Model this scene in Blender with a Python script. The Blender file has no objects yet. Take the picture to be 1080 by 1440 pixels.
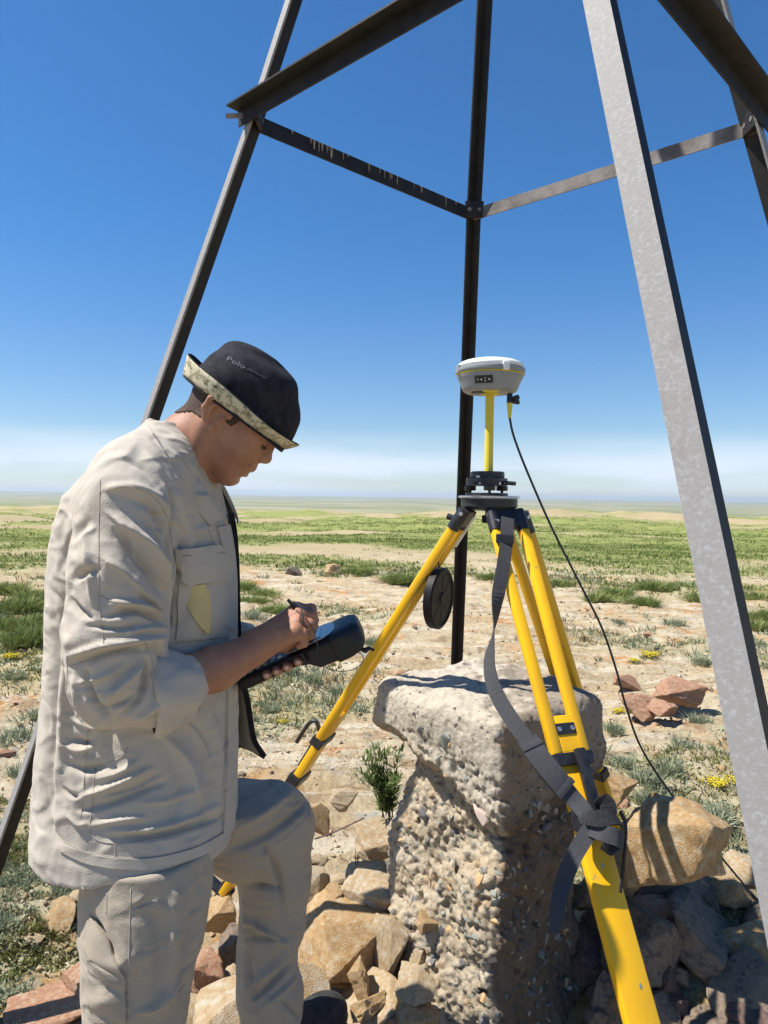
import bpy, bmesh, math, random
import numpy as np
from mathutils import Vector, Matrix
from mathutils.bvhtree import BVHTree

# ---------------------------------------------------------------- camera, sky, sun, exposure
scene = bpy.context.scene
CAM_H = 1.46
FPX = 1000.0                       # focal length in pixels of a 1080 x 1440 frame
PITCH = -math.atan(22 / FPX)
ROLL = math.radians(0.74)
cam_data = bpy.data.cameras.new('camera')
cam = bpy.data.objects.new('camera', cam_data)
scene.collection.objects.link(cam)
cam_data.sensor_fit = 'VERTICAL'
cam_data.sensor_height = 36.0
cam_data.lens = 36.0 * FPX / 1440.0
cam_data.clip_start = 0.05
cam_data.clip_end = 60000
CR = (Matrix.Rotation(math.pi / 2 + PITCH, 3, 'X') @ Matrix.Rotation(ROLL, 3, 'Z'))
cam.matrix_world = Matrix.Translation((0, 0, CAM_H)) @ CR.to_4x4()
scene.camera = cam
SUN_ELEV = math.radians(59)
SUN_AZ = math.atan2(-0.998, -0.06)      # direction towards the sun, measured from +Y to +X
world = bpy.data.worlds.new('World'); scene.world = world; world.use_nodes = True
wn, wl = world.node_tree.nodes, world.node_tree.links
wn.clear()
w_out = wn.new('ShaderNodeOutputWorld'); w_bg = wn.new('ShaderNodeBackground')
w_sky = wn.new('ShaderNodeTexSky'); w_sky.sky_type = 'NISHITA'; w_sky.sun_disc = False
w_sky.sun_elevation = SUN_ELEV; w_sky.sun_rotation = SUN_AZ
w_sky.altitude = 900; w_sky.air_density = 1.0; w_sky.dust_density = 0.35; w_sky.ozone_density = 2.6
w_bg.inputs['Strength'].default_value = 0.075
# thin high cloud low over the horizon, all round
w_tc = wn.new('ShaderNodeTexCoord'); w_sep = wn.new('ShaderNodeSeparateXYZ')
w_map = wn.new('ShaderNodeMapping'); w_map.inputs['Scale'].default_value = (1.2, 1.2, 9)
w_noi = wn.new('ShaderNodeTexNoise'); w_noi.inputs['Scale'].default_value = 1.6; w_noi.inputs['Detail'].default_value = 6
w_noi.inputs['Roughness'].default_value = 0.55; w_noi.inputs['Distortion'].default_value = 0.2
w_r1 = wn.new('ShaderNodeMapRange'); w_r1.interpolation_type = 'SMOOTHSTEP'
for i, v in enumerate((0.37, 0.60, 0.08, 1.0)): w_r1.inputs[i + 1].default_value = v
w_r2 = wn.new('ShaderNodeMapRange'); w_r2.interpolation_type = 'SMOOTHSTEP'
for i, v in enumerate((0.035, 0.10, 1.0, 0.0)): w_r2.inputs[i + 1].default_value = v
w_mul = wn.new('ShaderNodeMath'); w_mul.operation = 'MULTIPLY'
w_mul2 = wn.new('ShaderNodeMath'); w_mul2.operation = 'MULTIPLY'; w_mul2.inputs[1].default_value = 0.86
w_mix = wn.new('ShaderNodeMix'); w_mix.data_type = 'RGBA'
w_mix.inputs['B'].default_value = (7.2, 8.0, 9.4, 1)
w_tint = wn.new('ShaderNodeMix'); w_tint.data_type = 'RGBA'; w_tint.blend_type = 'MULTIPLY'; w_tint.inputs['Factor'].default_value = 1.0
w_tint.inputs['B'].default_value = (0.44, 0.92, 1.28, 1)
wl.new(w_tc.outputs['Generated'], w_map.inputs['Vector']); wl.new(w_map.outputs[0], w_noi.inputs['Vector'])
wl.new(w_tc.outputs['Generated'], w_sep.inputs[0]); wl.new(w_sep.outputs['Z'], w_r2.inputs[0])
wl.new(w_noi.outputs['Fac'], w_r1.inputs[0]); wl.new(w_r1.outputs[0], w_mul.inputs[0]); wl.new(w_r2.outputs[0], w_mul.inputs[1])
wl.new(w_mul.outputs[0], w_mul2.inputs[0]); wl.new(w_mul2.outputs[0], w_mix.inputs['Factor'])
w_r3 = wn.new('ShaderNodeMapRange'); w_r3.interpolation_type = 'SMOOTHSTEP'
for i, v in enumerate((0.0, 0.38, 0.22, 1.0)): w_r3.inputs[i + 1].default_value = v
wl.new(w_sep.outputs['Z'], w_r3.inputs[0]); wl.new(w_r3.outputs[0], w_tint.inputs['Factor'])
wl.new(w_sky.outputs[0], w_tint.inputs['A']); wl.new(w_tint.outputs['Result'], w_mix.inputs['A'])
wl.new(w_mix.outputs['Result'], w_bg.inputs['Color']); wl.new(w_bg.outputs[0], w_out.inputs[0])
sun_data = bpy.data.lights.new('sun', 'SUN'); sun_data.energy = 5.0; sun_data.angle = math.radians(0.53)
sun_data.color = (1.0, 0.955, 0.88)
sun = bpy.data.objects.new('sun', sun_data); scene.collection.objects.link(sun)
TO_SUN = Vector((math.sin(SUN_AZ) * math.cos(SUN_ELEV), math.cos(SUN_AZ) * math.cos(SUN_ELEV), math.sin(SUN_ELEV)))
sun.location = TO_SUN * 30
sun.rotation_euler = TO_SUN.to_track_quat('Z', 'Y').to_euler()
vs = scene.view_settings
vs.view_transform = 'Standard'; vs.look = 'None'; vs.exposure = 0.68; vs.gamma = 1.0; vs.use_curve_mapping = False
scene.render.engine = 'CYCLES'
scene.cycles.use_denoising = True
scene.cycles.max_bounces = 6; scene.cycles.diffuse_bounces = 3; scene.cycles.volume_bounces = 0
scene.cycles.caustics_reflective = False; scene.cycles.caustics_refractive = False

# ---------------------------------------------------------------- helpers
C = scene.collection
CRn = np.array(CR)
CAMP = np.array([0, 0, CAM_H])

def P(px, py, depth):
    """world point seen at a pixel of the 1080 x 1440 frame, at a distance along the optical axis"""
    d = CRn @ np.array([(px - 540) / FPX, -(py - 720) / FPX, -1.0])
    return CAMP + d * depth

def ray(px, py):
    return CRn @ np.array([(px - 540) / FPX, -(py - 720) / FPX, -1.0])

def PZ(px, py, z):
    """world point seen at a pixel on the level z"""
    d = ray(px, py)
    return CAMP + d * ((z - CAM_H) / d[2])

def project(v):
    q = (np.asarray(v, float) - CAMP) @ CRn
    return 540 + FPX * q[..., 0] / -q[..., 2], 720 - FPX * q[..., 1] / -q[..., 2], -q[..., 2]

_rng = np.random.default_rng(7)
_perm = np.concatenate([_rng.permutation(256)] * 3).astype(np.int32)
_grad = _rng.normal(size=(256, 3)); _grad /= np.linalg.norm(_grad, axis=1)[:, None]
_grad = _grad.astype(np.float32)

def pnoise(x, y, z):
    x, y, z = np.broadcast_arrays(np.asarray(x, np.float32), np.asarray(y, np.float32), np.asarray(z, np.float32))
    xi, yi, zi = np.floor(x).astype(np.int32), np.floor(y).astype(np.int32), np.floor(z).astype(np.int32)
    xf, yf, zf = x - xi, y - yi, z - zi
    u, v, w = [t * t * t * (t * (t * 6 - 15) + 10) for t in (xf, yf, zf)]
    xi &= 255; yi &= 255; zi &= 255
    def g(i, j, k):
        h = _perm[_perm[_perm[xi + i] + yi + j] + zi + k]
        gr = _grad[h]
        return gr[..., 0] * (xf - i) + gr[..., 1] * (yf - j) + gr[..., 2] * (zf - k)
    a = g(0, 0, 0) * (1 - u) + g(1, 0, 0) * u
    b = g(0, 1, 0) * (1 - u) + g(1, 1, 0) * u
    c = g(0, 0, 1) * (1 - u) + g(1, 0, 1) * u
    d = g(0, 1, 1) * (1 - u) + g(1, 1, 1) * u
    return ((a * (1 - v) + b * v) * (1 - w) + (c * (1 - v) + d * v) * w) * 1.6

def fbm(x, y, z, octv=4, gain=0.5, lac=2.03):
    s, a, f = 0, 1.0, 1.0
    for o in range(octv):
        s = s + a * pnoise(x * f + 17.3 * o, y * f - 9.1 * o, z * f + 4.7 * o); a *= gain; f *= lac
    return s

def worley(p, sc):
    """distance to the nearest cell point and that cell's random number"""
    q = p * sc; c0 = np.floor(q).astype(np.int64); best = np.full(len(p), 9.0); cid = np.zeros(len(p))
    for i in (-1, 0, 1):
        for j in (-1, 0, 1):
            for k in (-1, 0, 1):
                c = c0 + [i, j, k]; h = _perm[_perm[_perm[c[:, 0] & 255] + (c[:, 1] & 255)] + (c[:, 2] & 255)]
                o = np.stack([h, _perm[h + 1], _perm[h + 7]], 1) / 255.0
                d = np.linalg.norm(c + 0.1 + 0.8 * o - q, axis=1); m = d < best; best[m] = d[m]; cid[m] = _perm[h + 13][m] / 255.0
    return best, cid

def sstep(a, b, x):
    t = np.clip((x - a) / (b - a), 0, 1)
    return t * t * (3 - 2 * t)

# ---- objects
_org = {}
def empty(name, loc, label=None, cat=None, group=None, kind=None):
    o = bpy.data.objects.new(name, None); C.objects.link(o); o.location = tuple(loc); o.empty_display_size = 0.1
    _org[o.name] = np.array(loc, float)
    return tag(o, label, cat, group, kind)

def tag(o, label=None, cat=None, group=None, kind=None):
    if label: o['label'] = label
    if cat: o['category'] = cat
    if group: o['group'] = group
    if kind: o['kind'] = kind
    return o

def mesh_from(name, v, f, smooth=True):
    """v: (n,3); f: list of tuples or an int array (m,k)"""
    me = bpy.data.meshes.new(name)
    v = np.asarray(v, np.float32)
    if isinstance(f, np.ndarray):
        m, k = f.shape
        me.vertices.add(len(v)); me.vertices.foreach_set('co', v.ravel())
        me.loops.add(m * k); me.loops.foreach_set('vertex_index', f.astype(np.int32).ravel())
        me.polygons.add(m); me.polygons.foreach_set('loop_start', np.arange(0, m * k, k, dtype=np.int32))
        me.update(calc_edges=True)
    else:
        me.from_pydata(v.tolist(), [], f); me.update()
    if smooth: me.polygons.foreach_set('use_smooth', np.ones(len(me.polygons), bool))
    return me

def mk(name, v, f, mat, parent=None, smooth=True, origin=None):
    v = np.asarray(v, float)
    if parent is not None: org = _org[parent.name]
    else: org = np.zeros(3) if origin is None else np.array(origin, float)
    me = mesh_from(name, v - org, f, smooth)
    o = bpy.data.objects.new(name, me); C.objects.link(o)
    if parent is not None: o.parent = parent
    else: o.location = tuple(org)
    _org[o.name] = org
    if mat is not None: me.materials.append(mat)
    return o

class MB:
    """collects simple shapes into one mesh"""
    def __init__(s): s.v = []; s.f = []; s.n = 0
    def add(s, v, f):
        v = np.asarray(v, float); s.v.append(v)
        s.f += [tuple(int(i) + s.n for i in q) for q in f]; s.n += len(v)
        return s
    def box(s, c, ax, ay, az, bev=0.0):
        """centre and three half-axis vectors; bev chamfers the edges"""
        c, ax, ay, az = [np.asarray(t, float) for t in (c, ax, ay, az)]
        bm = bmesh.new(); bmesh.ops.create_cube(bm, size=2)
        la, lb, lc = [np.linalg.norm(t) for t in (ax, ay, az)]
        for q in bm.verts: q.co = Vector((q.co.x * la, q.co.y * lb, q.co.z * lc))
        if bev > 0: bmesh.ops.bevel(bm, geom=bm.edges[:], offset=min(bev, 0.9 * min(la, lb, lc)), segments=2, profile=0.5, affect='EDGES')
        bm.verts.index_update()
        v = np.array([q.co[:] for q in bm.verts]); f = [[q.index for q in g.verts] for g in bm.faces]; bm.free()
        M = np.stack([ax / la, ay / lb, az / lc])
        return s.add(c + v @ M, f)
    def tube(s, pts, r, n=12, cap=True, flat=None):
        pts = np.asarray(pts, float); m = len(pts)
        r = np.broadcast_to(np.asarray(r, float), (m,))
        t = np.gradient(pts, axis=0); t /= np.linalg.norm(t, axis=1)[:, None] + 1e-12
        up = np.array([0, 0, 1.0]) if abs(t[0][2]) < 0.9 else np.array([1.0, 0, 0])
        a = np.cross(up, t[0]); a /= np.linalg.norm(a)
        rings = []
        for i in range(m):
            a = a - t[i] * (a @ t[i]); a /= np.linalg.norm(a); b = np.cross(t[i], a)
            th = np.arange(n) * 2 * math.pi / n
            rings.append(pts[i] + r[i] * (np.cos(th)[:, None] * a + np.sin(th)[:, None] * b))
        v = np.concatenate(rings); f = []
        for i in range(m - 1):
            for j in range(n):
                f.append((i * n + j, i * n + (j + 1) % n, (i + 1) * n + (j + 1) % n, (i + 1) * n + j))
        if cap: f.append(tuple(range(n - 1, -1, -1))); f.append(tuple((m - 1) * n + j for j in range(n)))
        return s.add(v, f)
    def lathe(s, c, prof, axis=(0, 0, 1), n=40, squash=None):
        """prof: (radius, height) pairs from the bottom up"""
        c = np.asarray(c, float); ax = np.asarray(axis, float); ax = ax / np.linalg.norm(ax)
        a = np.cross(ax, [0, 1.0, 0]) if abs(ax[1]) < 0.9 else np.cross(ax, [1.0, 0, 0])
        a /= np.linalg.norm(a); b = np.cross(ax, a)
        th = np.arange(n) * 2 * math.pi / n
        v = []
        for r, h in prof: v.append(c + ax * h + max(r, 1e-5) * (np.cos(th)[:, None] * a + np.sin(th)[:, None] * b))
        f = []
        for i in range(len(prof) - 1):
            for j in range(n): f.append((i * n + j, i * n + (j + 1) % n, (i + 1) * n + (j + 1) % n, (i + 1) * n + j))
        f.append(tuple(range(n - 1, -1, -1))); f.append(tuple((len(prof) - 1) * n + j for j in range(n)))
        return s.add(np.concatenate(v), f)
    def prism(s, poly, o, ex, ey, ez):
        """polygon in (ex, ey) about o, extruded by the vector ez"""
        o, ex, ey, ez = [np.asarray(t, float) for t in (o, ex, ey, ez)]
        p = np.array([o + ex * a + ey * b for a, b in poly]); n = len(p)
        f = [tuple(range(n - 1, -1, -1)), tuple(range(n, 2 * n))]
        f += [(i, (i + 1) % n, n + (i + 1) % n, n + i) for i in range(n)]
        return s.add(np.concatenate([p, p + ez]), f)
    def ribbon(s, pts, nrm, width, thick):
        """webbing: a strip through pts; nrm its face normals"""
        pts = np.asarray(pts, float); m = len(pts)
        nrm = np.asarray(nrm, float); nrm = np.broadcast_to(nrm, (m, 3)).copy()
        t = np.gradient(pts, axis=0); t /= np.linalg.norm(t, axis=1)[:, None] + 1e-12
        width = np.broadcast_to(np.asarray(width, float), (m,))
        v = []
        for i in range(m):
            nn = nrm[i] - t[i] * (nrm[i] @ t[i]); nn /= np.linalg.norm(nn) + 1e-12
            sd = np.cross(t[i], nn)
            w = width[i] / 2
            v += [pts[i] - sd * w + nn * thick / 2, pts[i] + sd * w + nn * thick / 2, pts[i] + sd * w - nn * thick / 2, pts[i] - sd * w - nn * thick / 2]
        f = []
        for i in range(m - 1):
            for j in range(4): f.append((i * 4 + j, i * 4 + (j + 1) % 4, (i + 1) * 4 + (j + 1) % 4, (i + 1) * 4 + j))
        f.append((3, 2, 1, 0)); f.append(tuple((m - 1) * 4 + j for j in range(4)))
        return s.add(np.array(v), f)
    def build(s, name, mat, parent=None, smooth=False, angle=None, origin=None):
        o = mk(name, np.concatenate(s.v), s.f, mat, parent, smooth or angle is not None, origin)
        bm = bmesh.new(); bm.from_mesh(o.data); bmesh.ops.recalc_face_normals(bm, faces=bm.faces[:])
        if angle is not None:
            ca = math.radians(angle)
            for e in bm.edges:
                if len(e.link_faces) == 2 and e.calc_face_angle(0) > ca: e.smooth = False
        bm.to_mesh(o.data); bm.free()
        return o

def spline(pts, n):
    """Catmull-Rom through the points, n samples"""
    p = np.asarray(pts, float); m = len(p)
    q = np.concatenate([[2 * p[0] - p[1]], p, [2 * p[-1] - p[-2]]])
    L = np.concatenate([[0], np.cumsum(np.linalg.norm(np.diff(p[:, :3], axis=0), axis=1))])
    u = np.interp(np.linspace(0, L[-1], n), L, np.arange(m))
    i = np.minimum(u.astype(int), m - 2); t = (u - i)[:, None]
    a, b, c, d = q[i], q[i + 1], q[i + 2], q[i + 3]
    return 0.5 * (2 * b + (c - a) * t + (2 * a - 5 * b + 4 * c - d) * t ** 2 + (3 * b - a - 3 * c + d) * t ** 3)

# ---- distance-field modelling
class Vol:
    def __init__(s, lo, hi, h):
        s.lo = np.array(lo, np.float32); s.h = h
        n = np.ceil((np.array(hi) - lo) / h).astype(int) + 1
        s.ax = [(s.lo[i] + h * np.arange(n[i])).astype(np.float32) for i in range(3)]
        s.d = np.full(tuple(n), 1.0, np.float32)
    def sl(s, lo, hi):
        return tuple(slice(max(0, int(np.searchsorted(s.ax[i], lo[i])) - 1), min(len(s.ax[i]), int(np.searchsorted(s.ax[i], hi[i])) + 1)) for i in range(3))
    def grid(s, sl):
        return (s.ax[0][sl[0]][:, None, None], s.ax[1][sl[1]][None, :, None], s.ax[2][sl[2]][None, None, :])
    def apply(s, fn, lo, hi, k=0.0, op='u', pad=0.03):
        lo = np.asarray(lo) - pad - k; hi = np.asarray(hi) + pad + k
        sl = s.sl(lo, hi)
        if any(q.stop <= q.start for q in sl): return s
        e = fn(*s.grid(sl)); d = s.d[sl]
        if op == 'u':
            if k > 0:
                g = np.maximum(k - np.abs(d - e), 0) / k; s.d[sl] = np.minimum(d, e) - g * g * k / 4
            else: s.d[sl] = np.minimum(d, e)
        else:
            e = -e
            if k > 0:
                g = np.maximum(k - np.abs(d - e), 0) / k; s.d[sl] = np.maximum(d, e) + g * g * k / 4
            else: s.d[sl] = np.maximum(d, e)
        return s
    def cone(s, a, b, ra, rb, k=0.0, op='u'):
        a = np.asarray(a, np.float32); b = np.asarray(b, np.float32); ba = b - a; L = float(ba @ ba) + 1e-12; R = max(ra, rb)
        def fn(X, Y, Z):
            x, y, z = X - a[0], Y - a[1], Z - a[2]
            h = np.clip((x * ba[0] + y * ba[1] + z * ba[2]) / L, 0, 1)
            return np.sqrt((x - h * ba[0]) ** 2 + (y - h * ba[1]) ** 2 + (z - h * ba[2]) ** 2) - (ra + (rb - ra) * h)
        return s.apply(fn, np.minimum(a, b) - R, np.maximum(a, b) + R, k, op)
    def chain(s, pts, rs, k=0.0, op='u'):
        for i in range(len(pts) - 1): s.cone(pts[i], pts[i + 1], rs[i], rs[i + 1], k, op)
        return s
    def ell(s, c, r, M=None, k=0.0, op='u'):
        """ellipsoid; the rows of M are its own axes"""
        c = np.asarray(c, np.float32); r = np.asarray(r, np.float32); M = np.eye(3, dtype=np.float32) if M is None else np.asarray(M, np.float32)
        def fn(X, Y, Z):
            x, y, z = X - c[0], Y - c[1], Z - c[2]
            q = [(M[i, 0] * x + M[i, 1] * y + M[i, 2] * z) for i in range(3)]
            k0 = np.sqrt(sum((q[i] / r[i]) ** 2 for i in range(3))); k1 = np.sqrt(sum((q[i] / r[i] ** 2) ** 2 for i in range(3)))
            return k0 * (k0 - 1) / np.maximum(k1, 1e-6)
        R = np.abs(M.T * r).sum(1) if False else np.sqrt(((M.T * r) ** 2).sum(1))
        return s.apply(fn, c - R, c + R, k, op)
    def mesh(s):
        return surface_nets(s.d, s.lo, s.h)

def surface_nets(d, lo, h):
    S = d < 0
    nx, ny, nz = d.shape
    cnt = np.zeros((nx - 1, ny - 1, nz - 1), np.uint8)
    for i in (0, 1):
        for j in (0, 1):
            for k in (0, 1): cnt += S[i:nx - 1 + i, j:ny - 1 + j, k:nz - 1 + k]
    act = (cnt > 0) & (cnt < 8)
    I = np.argwhere(act); idx = np.full(act.shape, -1, np.int32); idx[act] = np.arange(len(I))
    acc = np.zeros((len(I), 3)); n = np.zeros(len(I))
    for a in range(3):
        o1, o2 = [t for t in range(3) if t != a]
        for u in (0, 1):
            for w in (0, 1):
                p = I.copy(); p[:, o1] += u; p[:, o2] += w; q = p.copy(); q[:, a] += 1
                dp = d[p[:, 0], p[:, 1], p[:, 2]]; dq = d[q[:, 0], q[:, 1], q[:, 2]]
                m = (dp < 0) != (dq < 0)
                t = dp[m] / (dp[m] - dq[m])
                pt = p[m].astype(float); pt[:, a] += t
                acc[m] += pt; n[m] += 1
    v = acc / n[:, None] * h + np.asarray(lo, float)
    F = []
    for a in range(3):
        o1, o2 = (a + 1) % 3, (a + 2) % 3
        sl0 = [slice(None)] * 3; sl1 = [slice(None)] * 3
        sl0[a] = slice(0, -1); sl1[a] = slice(1, None)
        A, B = S[tuple(sl0)], S[tuple(sl1)]
        E = np.argwhere(A != B)
        ok = (E[:, o1] > 0) & (E[:, o2] > 0) & (E[:, o1] < d.shape[o1] - 1) & (E[:, o2] < d.shape[o2] - 1)
        E = E[ok]
        if not len(E): continue
        def ci(d1, d2):
            q = E.copy(); q[:, o1] += d1; q[:, o2] += d2
            return idx[q[:, 0], q[:, 1], q[:, 2]]
        q = np.stack([ci(-1, -1), ci(0, -1), ci(0, 0), ci(-1, 0)], 1)
        flip = ~A[E[:, 0], E[:, 1], E[:, 2]]
        q[flip] = q[flip][:, ::-1]
        F.append(q)
    f = np.concatenate(F)
    return v, f[(f >= 0).all(1)]

def normals(v, f):
    a = v[f[:, 2]] - v[f[:, 0]]; b = v[f[:, 3 if f.shape[1] > 3 else 1]] - v[f[:, 1 if f.shape[1] > 3 else 0]]
    fn = np.cross(a, b) if f.shape[1] > 3 else np.cross(b, a)
    n = np.zeros_like(v)
    for k in range(f.shape[1]): 
        for c in range(3): n[:, c] += np.bincount(f[:, k], weights=fn[:, c], minlength=len(v))
    return n / (np.linalg.norm(n, axis=1)[:, None] + 1e-12)

def relax(v, f, it=2, lam=0.5):
    e = np.concatenate([f[:, [i, (i + 1) % f.shape[1]]] for i in range(f.shape[1])])
    e = np.concatenate([e, e[:, ::-1]])
    deg = np.bincount(e[:, 0], minlength=len(v))[:, None] + 1e-9
    for _ in range(it):
        av = np.stack([np.bincount(e[:, 0], weights=v[e[:, 1], c], minlength=len(v)) for c in range(3)], 1) / deg
        v = v + lam * (av - v)
    return v

def bvh_of(v, f):
    return BVHTree.FromPolygons([Vector(q) for q in v], [tuple(int(i) for i in q) for q in f])

# ---- materials
def material(name, c1, c2=None, scale=8.0, detail=6.0, rough=0.7, metal=0.0, bump=0.0, bscale=None, lo=0.35, hi=0.65, spec=0.4, c3=None, scale3=2.0, lo3=0.5, hi3=0.7, stretch=None, bdist=0.01, coat=0.0, sss=0.0, wave=None, rough2=None):
    m = bpy.data.materials.new(name); m.use_nodes = True
    nt = m.node_tree; N = nt.nodes; L = nt.links
    b = N['Principled BSDF']
    b.inputs['Roughness'].default_value = rough; b.inputs['Metallic'].default_value = metal
    b.inputs['Specular IOR Level'].default_value = spec
    if coat: b.inputs['Coat Weight'].default_value = coat; b.inputs['Coat Roughness'].default_value = 0.15
    if sss:
        b.inputs['Subsurface Weight'].default_value = sss; b.inputs['Subsurface Radius'].default_value = (1.0, 0.35, 0.18); b.inputs['Subsurface Scale'].default_value = 0.006
    rgba = lambda c: (c[0], c[1], c[2], 1)
    b.inputs['Base Color'].default_value = rgba(c1)
    tc = N.new('ShaderNodeTexCoord'); vec = tc.outputs['Object']
    if stretch is not None:
        mp = N.new('ShaderNodeMapping'); mp.inputs['Scale'].default_value = stretch; L.new(vec, mp.inputs['Vector']); vec = mp.outputs[0]
    def noise(sc, det, l, h):
        t = N.new('ShaderNodeTexNoise'); t.inputs['Scale'].default_value = sc; t.inputs['Detail'].default_value = det; t.inputs['Roughness'].default_value = 0.62
        L.new(vec, t.inputs['Vector'])
        r = N.new('ShaderNodeMapRange'); r.inputs[1].default_value = l; r.inputs[2].default_value = h; r.interpolation_type = 'SMOOTHSTEP'
        L.new(t.outputs['Fac'], r.inputs[0]); return r.outputs[0]
    col = None
    if c2 is not None:
        mx = N.new('ShaderNodeMix'); mx.data_type = 'RGBA'; mx.inputs['A'].default_value = rgba(c1); mx.inputs['B'].default_value = rgba(c2)
        fac = noise(scale, detail, lo, hi); L.new(fac, mx.inputs['Factor']); col = mx.outputs['Result']
        if rough2 is not None:
            rr = N.new('ShaderNodeMapRange'); rr.inputs[3].default_value = rough; rr.inputs[4].default_value = rough2
            L.new(fac, rr.inputs[0]); L.new(rr.outputs[0], b.inputs['Roughness'])
    if c3 is not None:
        mx = N.new('ShaderNodeMix'); mx.data_type = 'RGBA'; mx.inputs['A'].default_value = rgba(c1); mx.inputs['B'].default_value = rgba(c3)
        if col is not None: L.new(col, mx.inputs['A'])
        L.new(noise(scale3, 5, lo3, hi3), mx.inputs['Factor']); col = mx.outputs['Result']
    if col is not None: L.new(col, b.inputs['Base Color'])
    if bump:
        t = N.new('ShaderNodeTexNoise'); t.inputs['Scale'].default_value = bscale or scale * 6; t.inputs['Detail'].default_value = 6; t.inputs['Roughness'].default_value = 0.65
        L.new(vec, t.inputs['Vector'])
        bp = N.new('ShaderNodeBump'); bp.inputs['Strength'].default_value = bump; bp.inputs['Distance'].default_value = bdist
        L.new(t.outputs['Fac'], bp.inputs['Height']); L.new(bp.outputs[0], b.inputs['Normal'])
    return m
# ---------------------------------------------------------------- terrain
def base_height(x, y):
    r = np.hypot(x, y)
    h = -0.0205 * np.clip(r - 11, 0, None) * sstep(11, 30, r)                       # the knoll falls away gently
    h = np.where(r > 330, h - 38 * sstep(330, 900, r), h)
    h = np.clip(h, -44.5, None)
    far = sstep(14, 60, r) * (1 - sstep(300, 700, r))
    h = h + far * (0.75 * fbm(x / 15, y / 15, 3.1, 3) + 1.9 * fbm(x / 55, y / 55, 8.3, 2) * sstep(25, 110, r))
    # low ridges near the horizon
    h = h + sstep(5000, 15000, r) * (16 + 22 * fbm(x / 5200, y / 5200, 1.7, 4) + np.where(x < 0, 34, 0) * sstep(0, 9000, -x))
    return h

def veg_mask(x, y):
    r = np.hypot(x, y)
    n = fbm(x / 2.6, y / 2.6, 0.4, 4)
    n2 = fbm(x / 21 + 3, y / 12, 5.2, 4)
    n3 = fbm(x / 70, y / 26 + 2, 9.2, 3)
    edge = r + 2.6 * fbm(x / 6, y / 6, 2.2, 3) - 2.2 * sstep(2, 8, x) - 2.0 * sstep(1.0, 4.0, -x)
    far = sstep(12.2, 15.5, edge)
    near = sstep(0.28, 0.62, n) * 0.75
    # greener strip on the left, and the cushions near the left foot of the frame
    near = np.maximum(near, sstep(0.0, 0.5, n + 0.75 * np.exp(-((x + 4.4) / 1.3) ** 2 - ((y - 7.6) / 1.5) ** 2)))
    near = np.maximum(near, sstep(0.0, 0.6, n + 0.55 * np.exp(-((x + 1.55) / 0.55) ** 2 - ((y - 2.5) / 0.85) ** 2)))
    near = np.maximum(near, 0.8 * sstep(-0.1, 0.6, n + 0.55 * np.exp(-((x - 1.75) / 0.8) ** 2 - ((y - 3.6) / 0.9) ** 2)))
    farv = 1 - sstep(-0.06, 0.30, n2 * 0.8 + n3 * 0.55 + 0.30 * fbm(x / 5, y / 5, 7.7, 3)) * 0.95
    return np.clip(near * (1 - far) + far * farv, 0, 1)

def terrace(n, k):
    q = n * k; fl = np.floor(q); fr = q - fl
    return (fl + sstep(0.72, 0.97, fr)) / k

def ground_height(x, y):
    r = np.hypot(x, y)
    nr = 1 - sstep(12, 22, r)
    rot = 0.35
    u = x * math.cos(rot) + y * math.sin(rot); w = -x * math.sin(rot) + y * math.cos(rot)
    n = fbm(u / 2.9, w / 1.15, 2.4, 4)
    h = 0.055 * terrace(n, 8.0) + 0.015 * n
    h = h + 0.034 * terrace(fbm(u / 0.60, w / 0.30, 6.1, 4), 4.5) + 0.013 * terrace(fbm(u / 0.17, w / 0.12, 1.1, 3), 3.0) + 0.008 * fbm(x / 0.07, y / 0.07, 0.3, 3)
    soft = 1 - 0.75 * np.exp(-((x + 0.1) / 1.5) ** 2 - ((y - 1.8) / 1.3) ** 2)       # flatter round the pillar
    mound = 0.24 * np.exp(-((x - 0.92) / 0.36) ** 2 - ((y - 2.1) / 0.42) ** 2) + 0.07 * np.exp(-((x + 0.1) / 0.35) ** 2 - ((y - 2.05) / 0.35) ** 2)
    return base_height(x, y) + nr * h * soft + mound

front = np.radians(np.arange(-36, 36.01, 0.17))
back = np.radians(np.arange(39, 322, 3.5))
TH = np.concatenate([front, back])
RR = np.concatenate([np.geomspace(0.75, 17, 430), np.geomspace(17.3, 420, 150), np.geomspace(432, 24000, 70)])
gx = np.sin(TH)[None, :] * RR[:, None]; gy = np.cos(TH)[None, :] * RR[:, None]
gz = ground_height(gx, gy)
nR, nT = gx.shape
gv = np.concatenate([np.stack([gx, gy, gz], -1).reshape(-1, 3), [[0, 0, float(gz[0].mean())]]])
ii, jj = np.meshgrid(np.arange(nR - 1), np.arange(nT), indexing='ij'); j2 = (jj + 1) % nT
gf = np.stack([ii * nT + jj, ii * nT + j2, (ii + 1) * nT + j2, (ii + 1) * nT + jj], -1).reshape(-1, 4)[:, ::-1]
centre = np.array([[nR * nT, (j + 1) % nT, j, j] for j in range(nT)])

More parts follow.
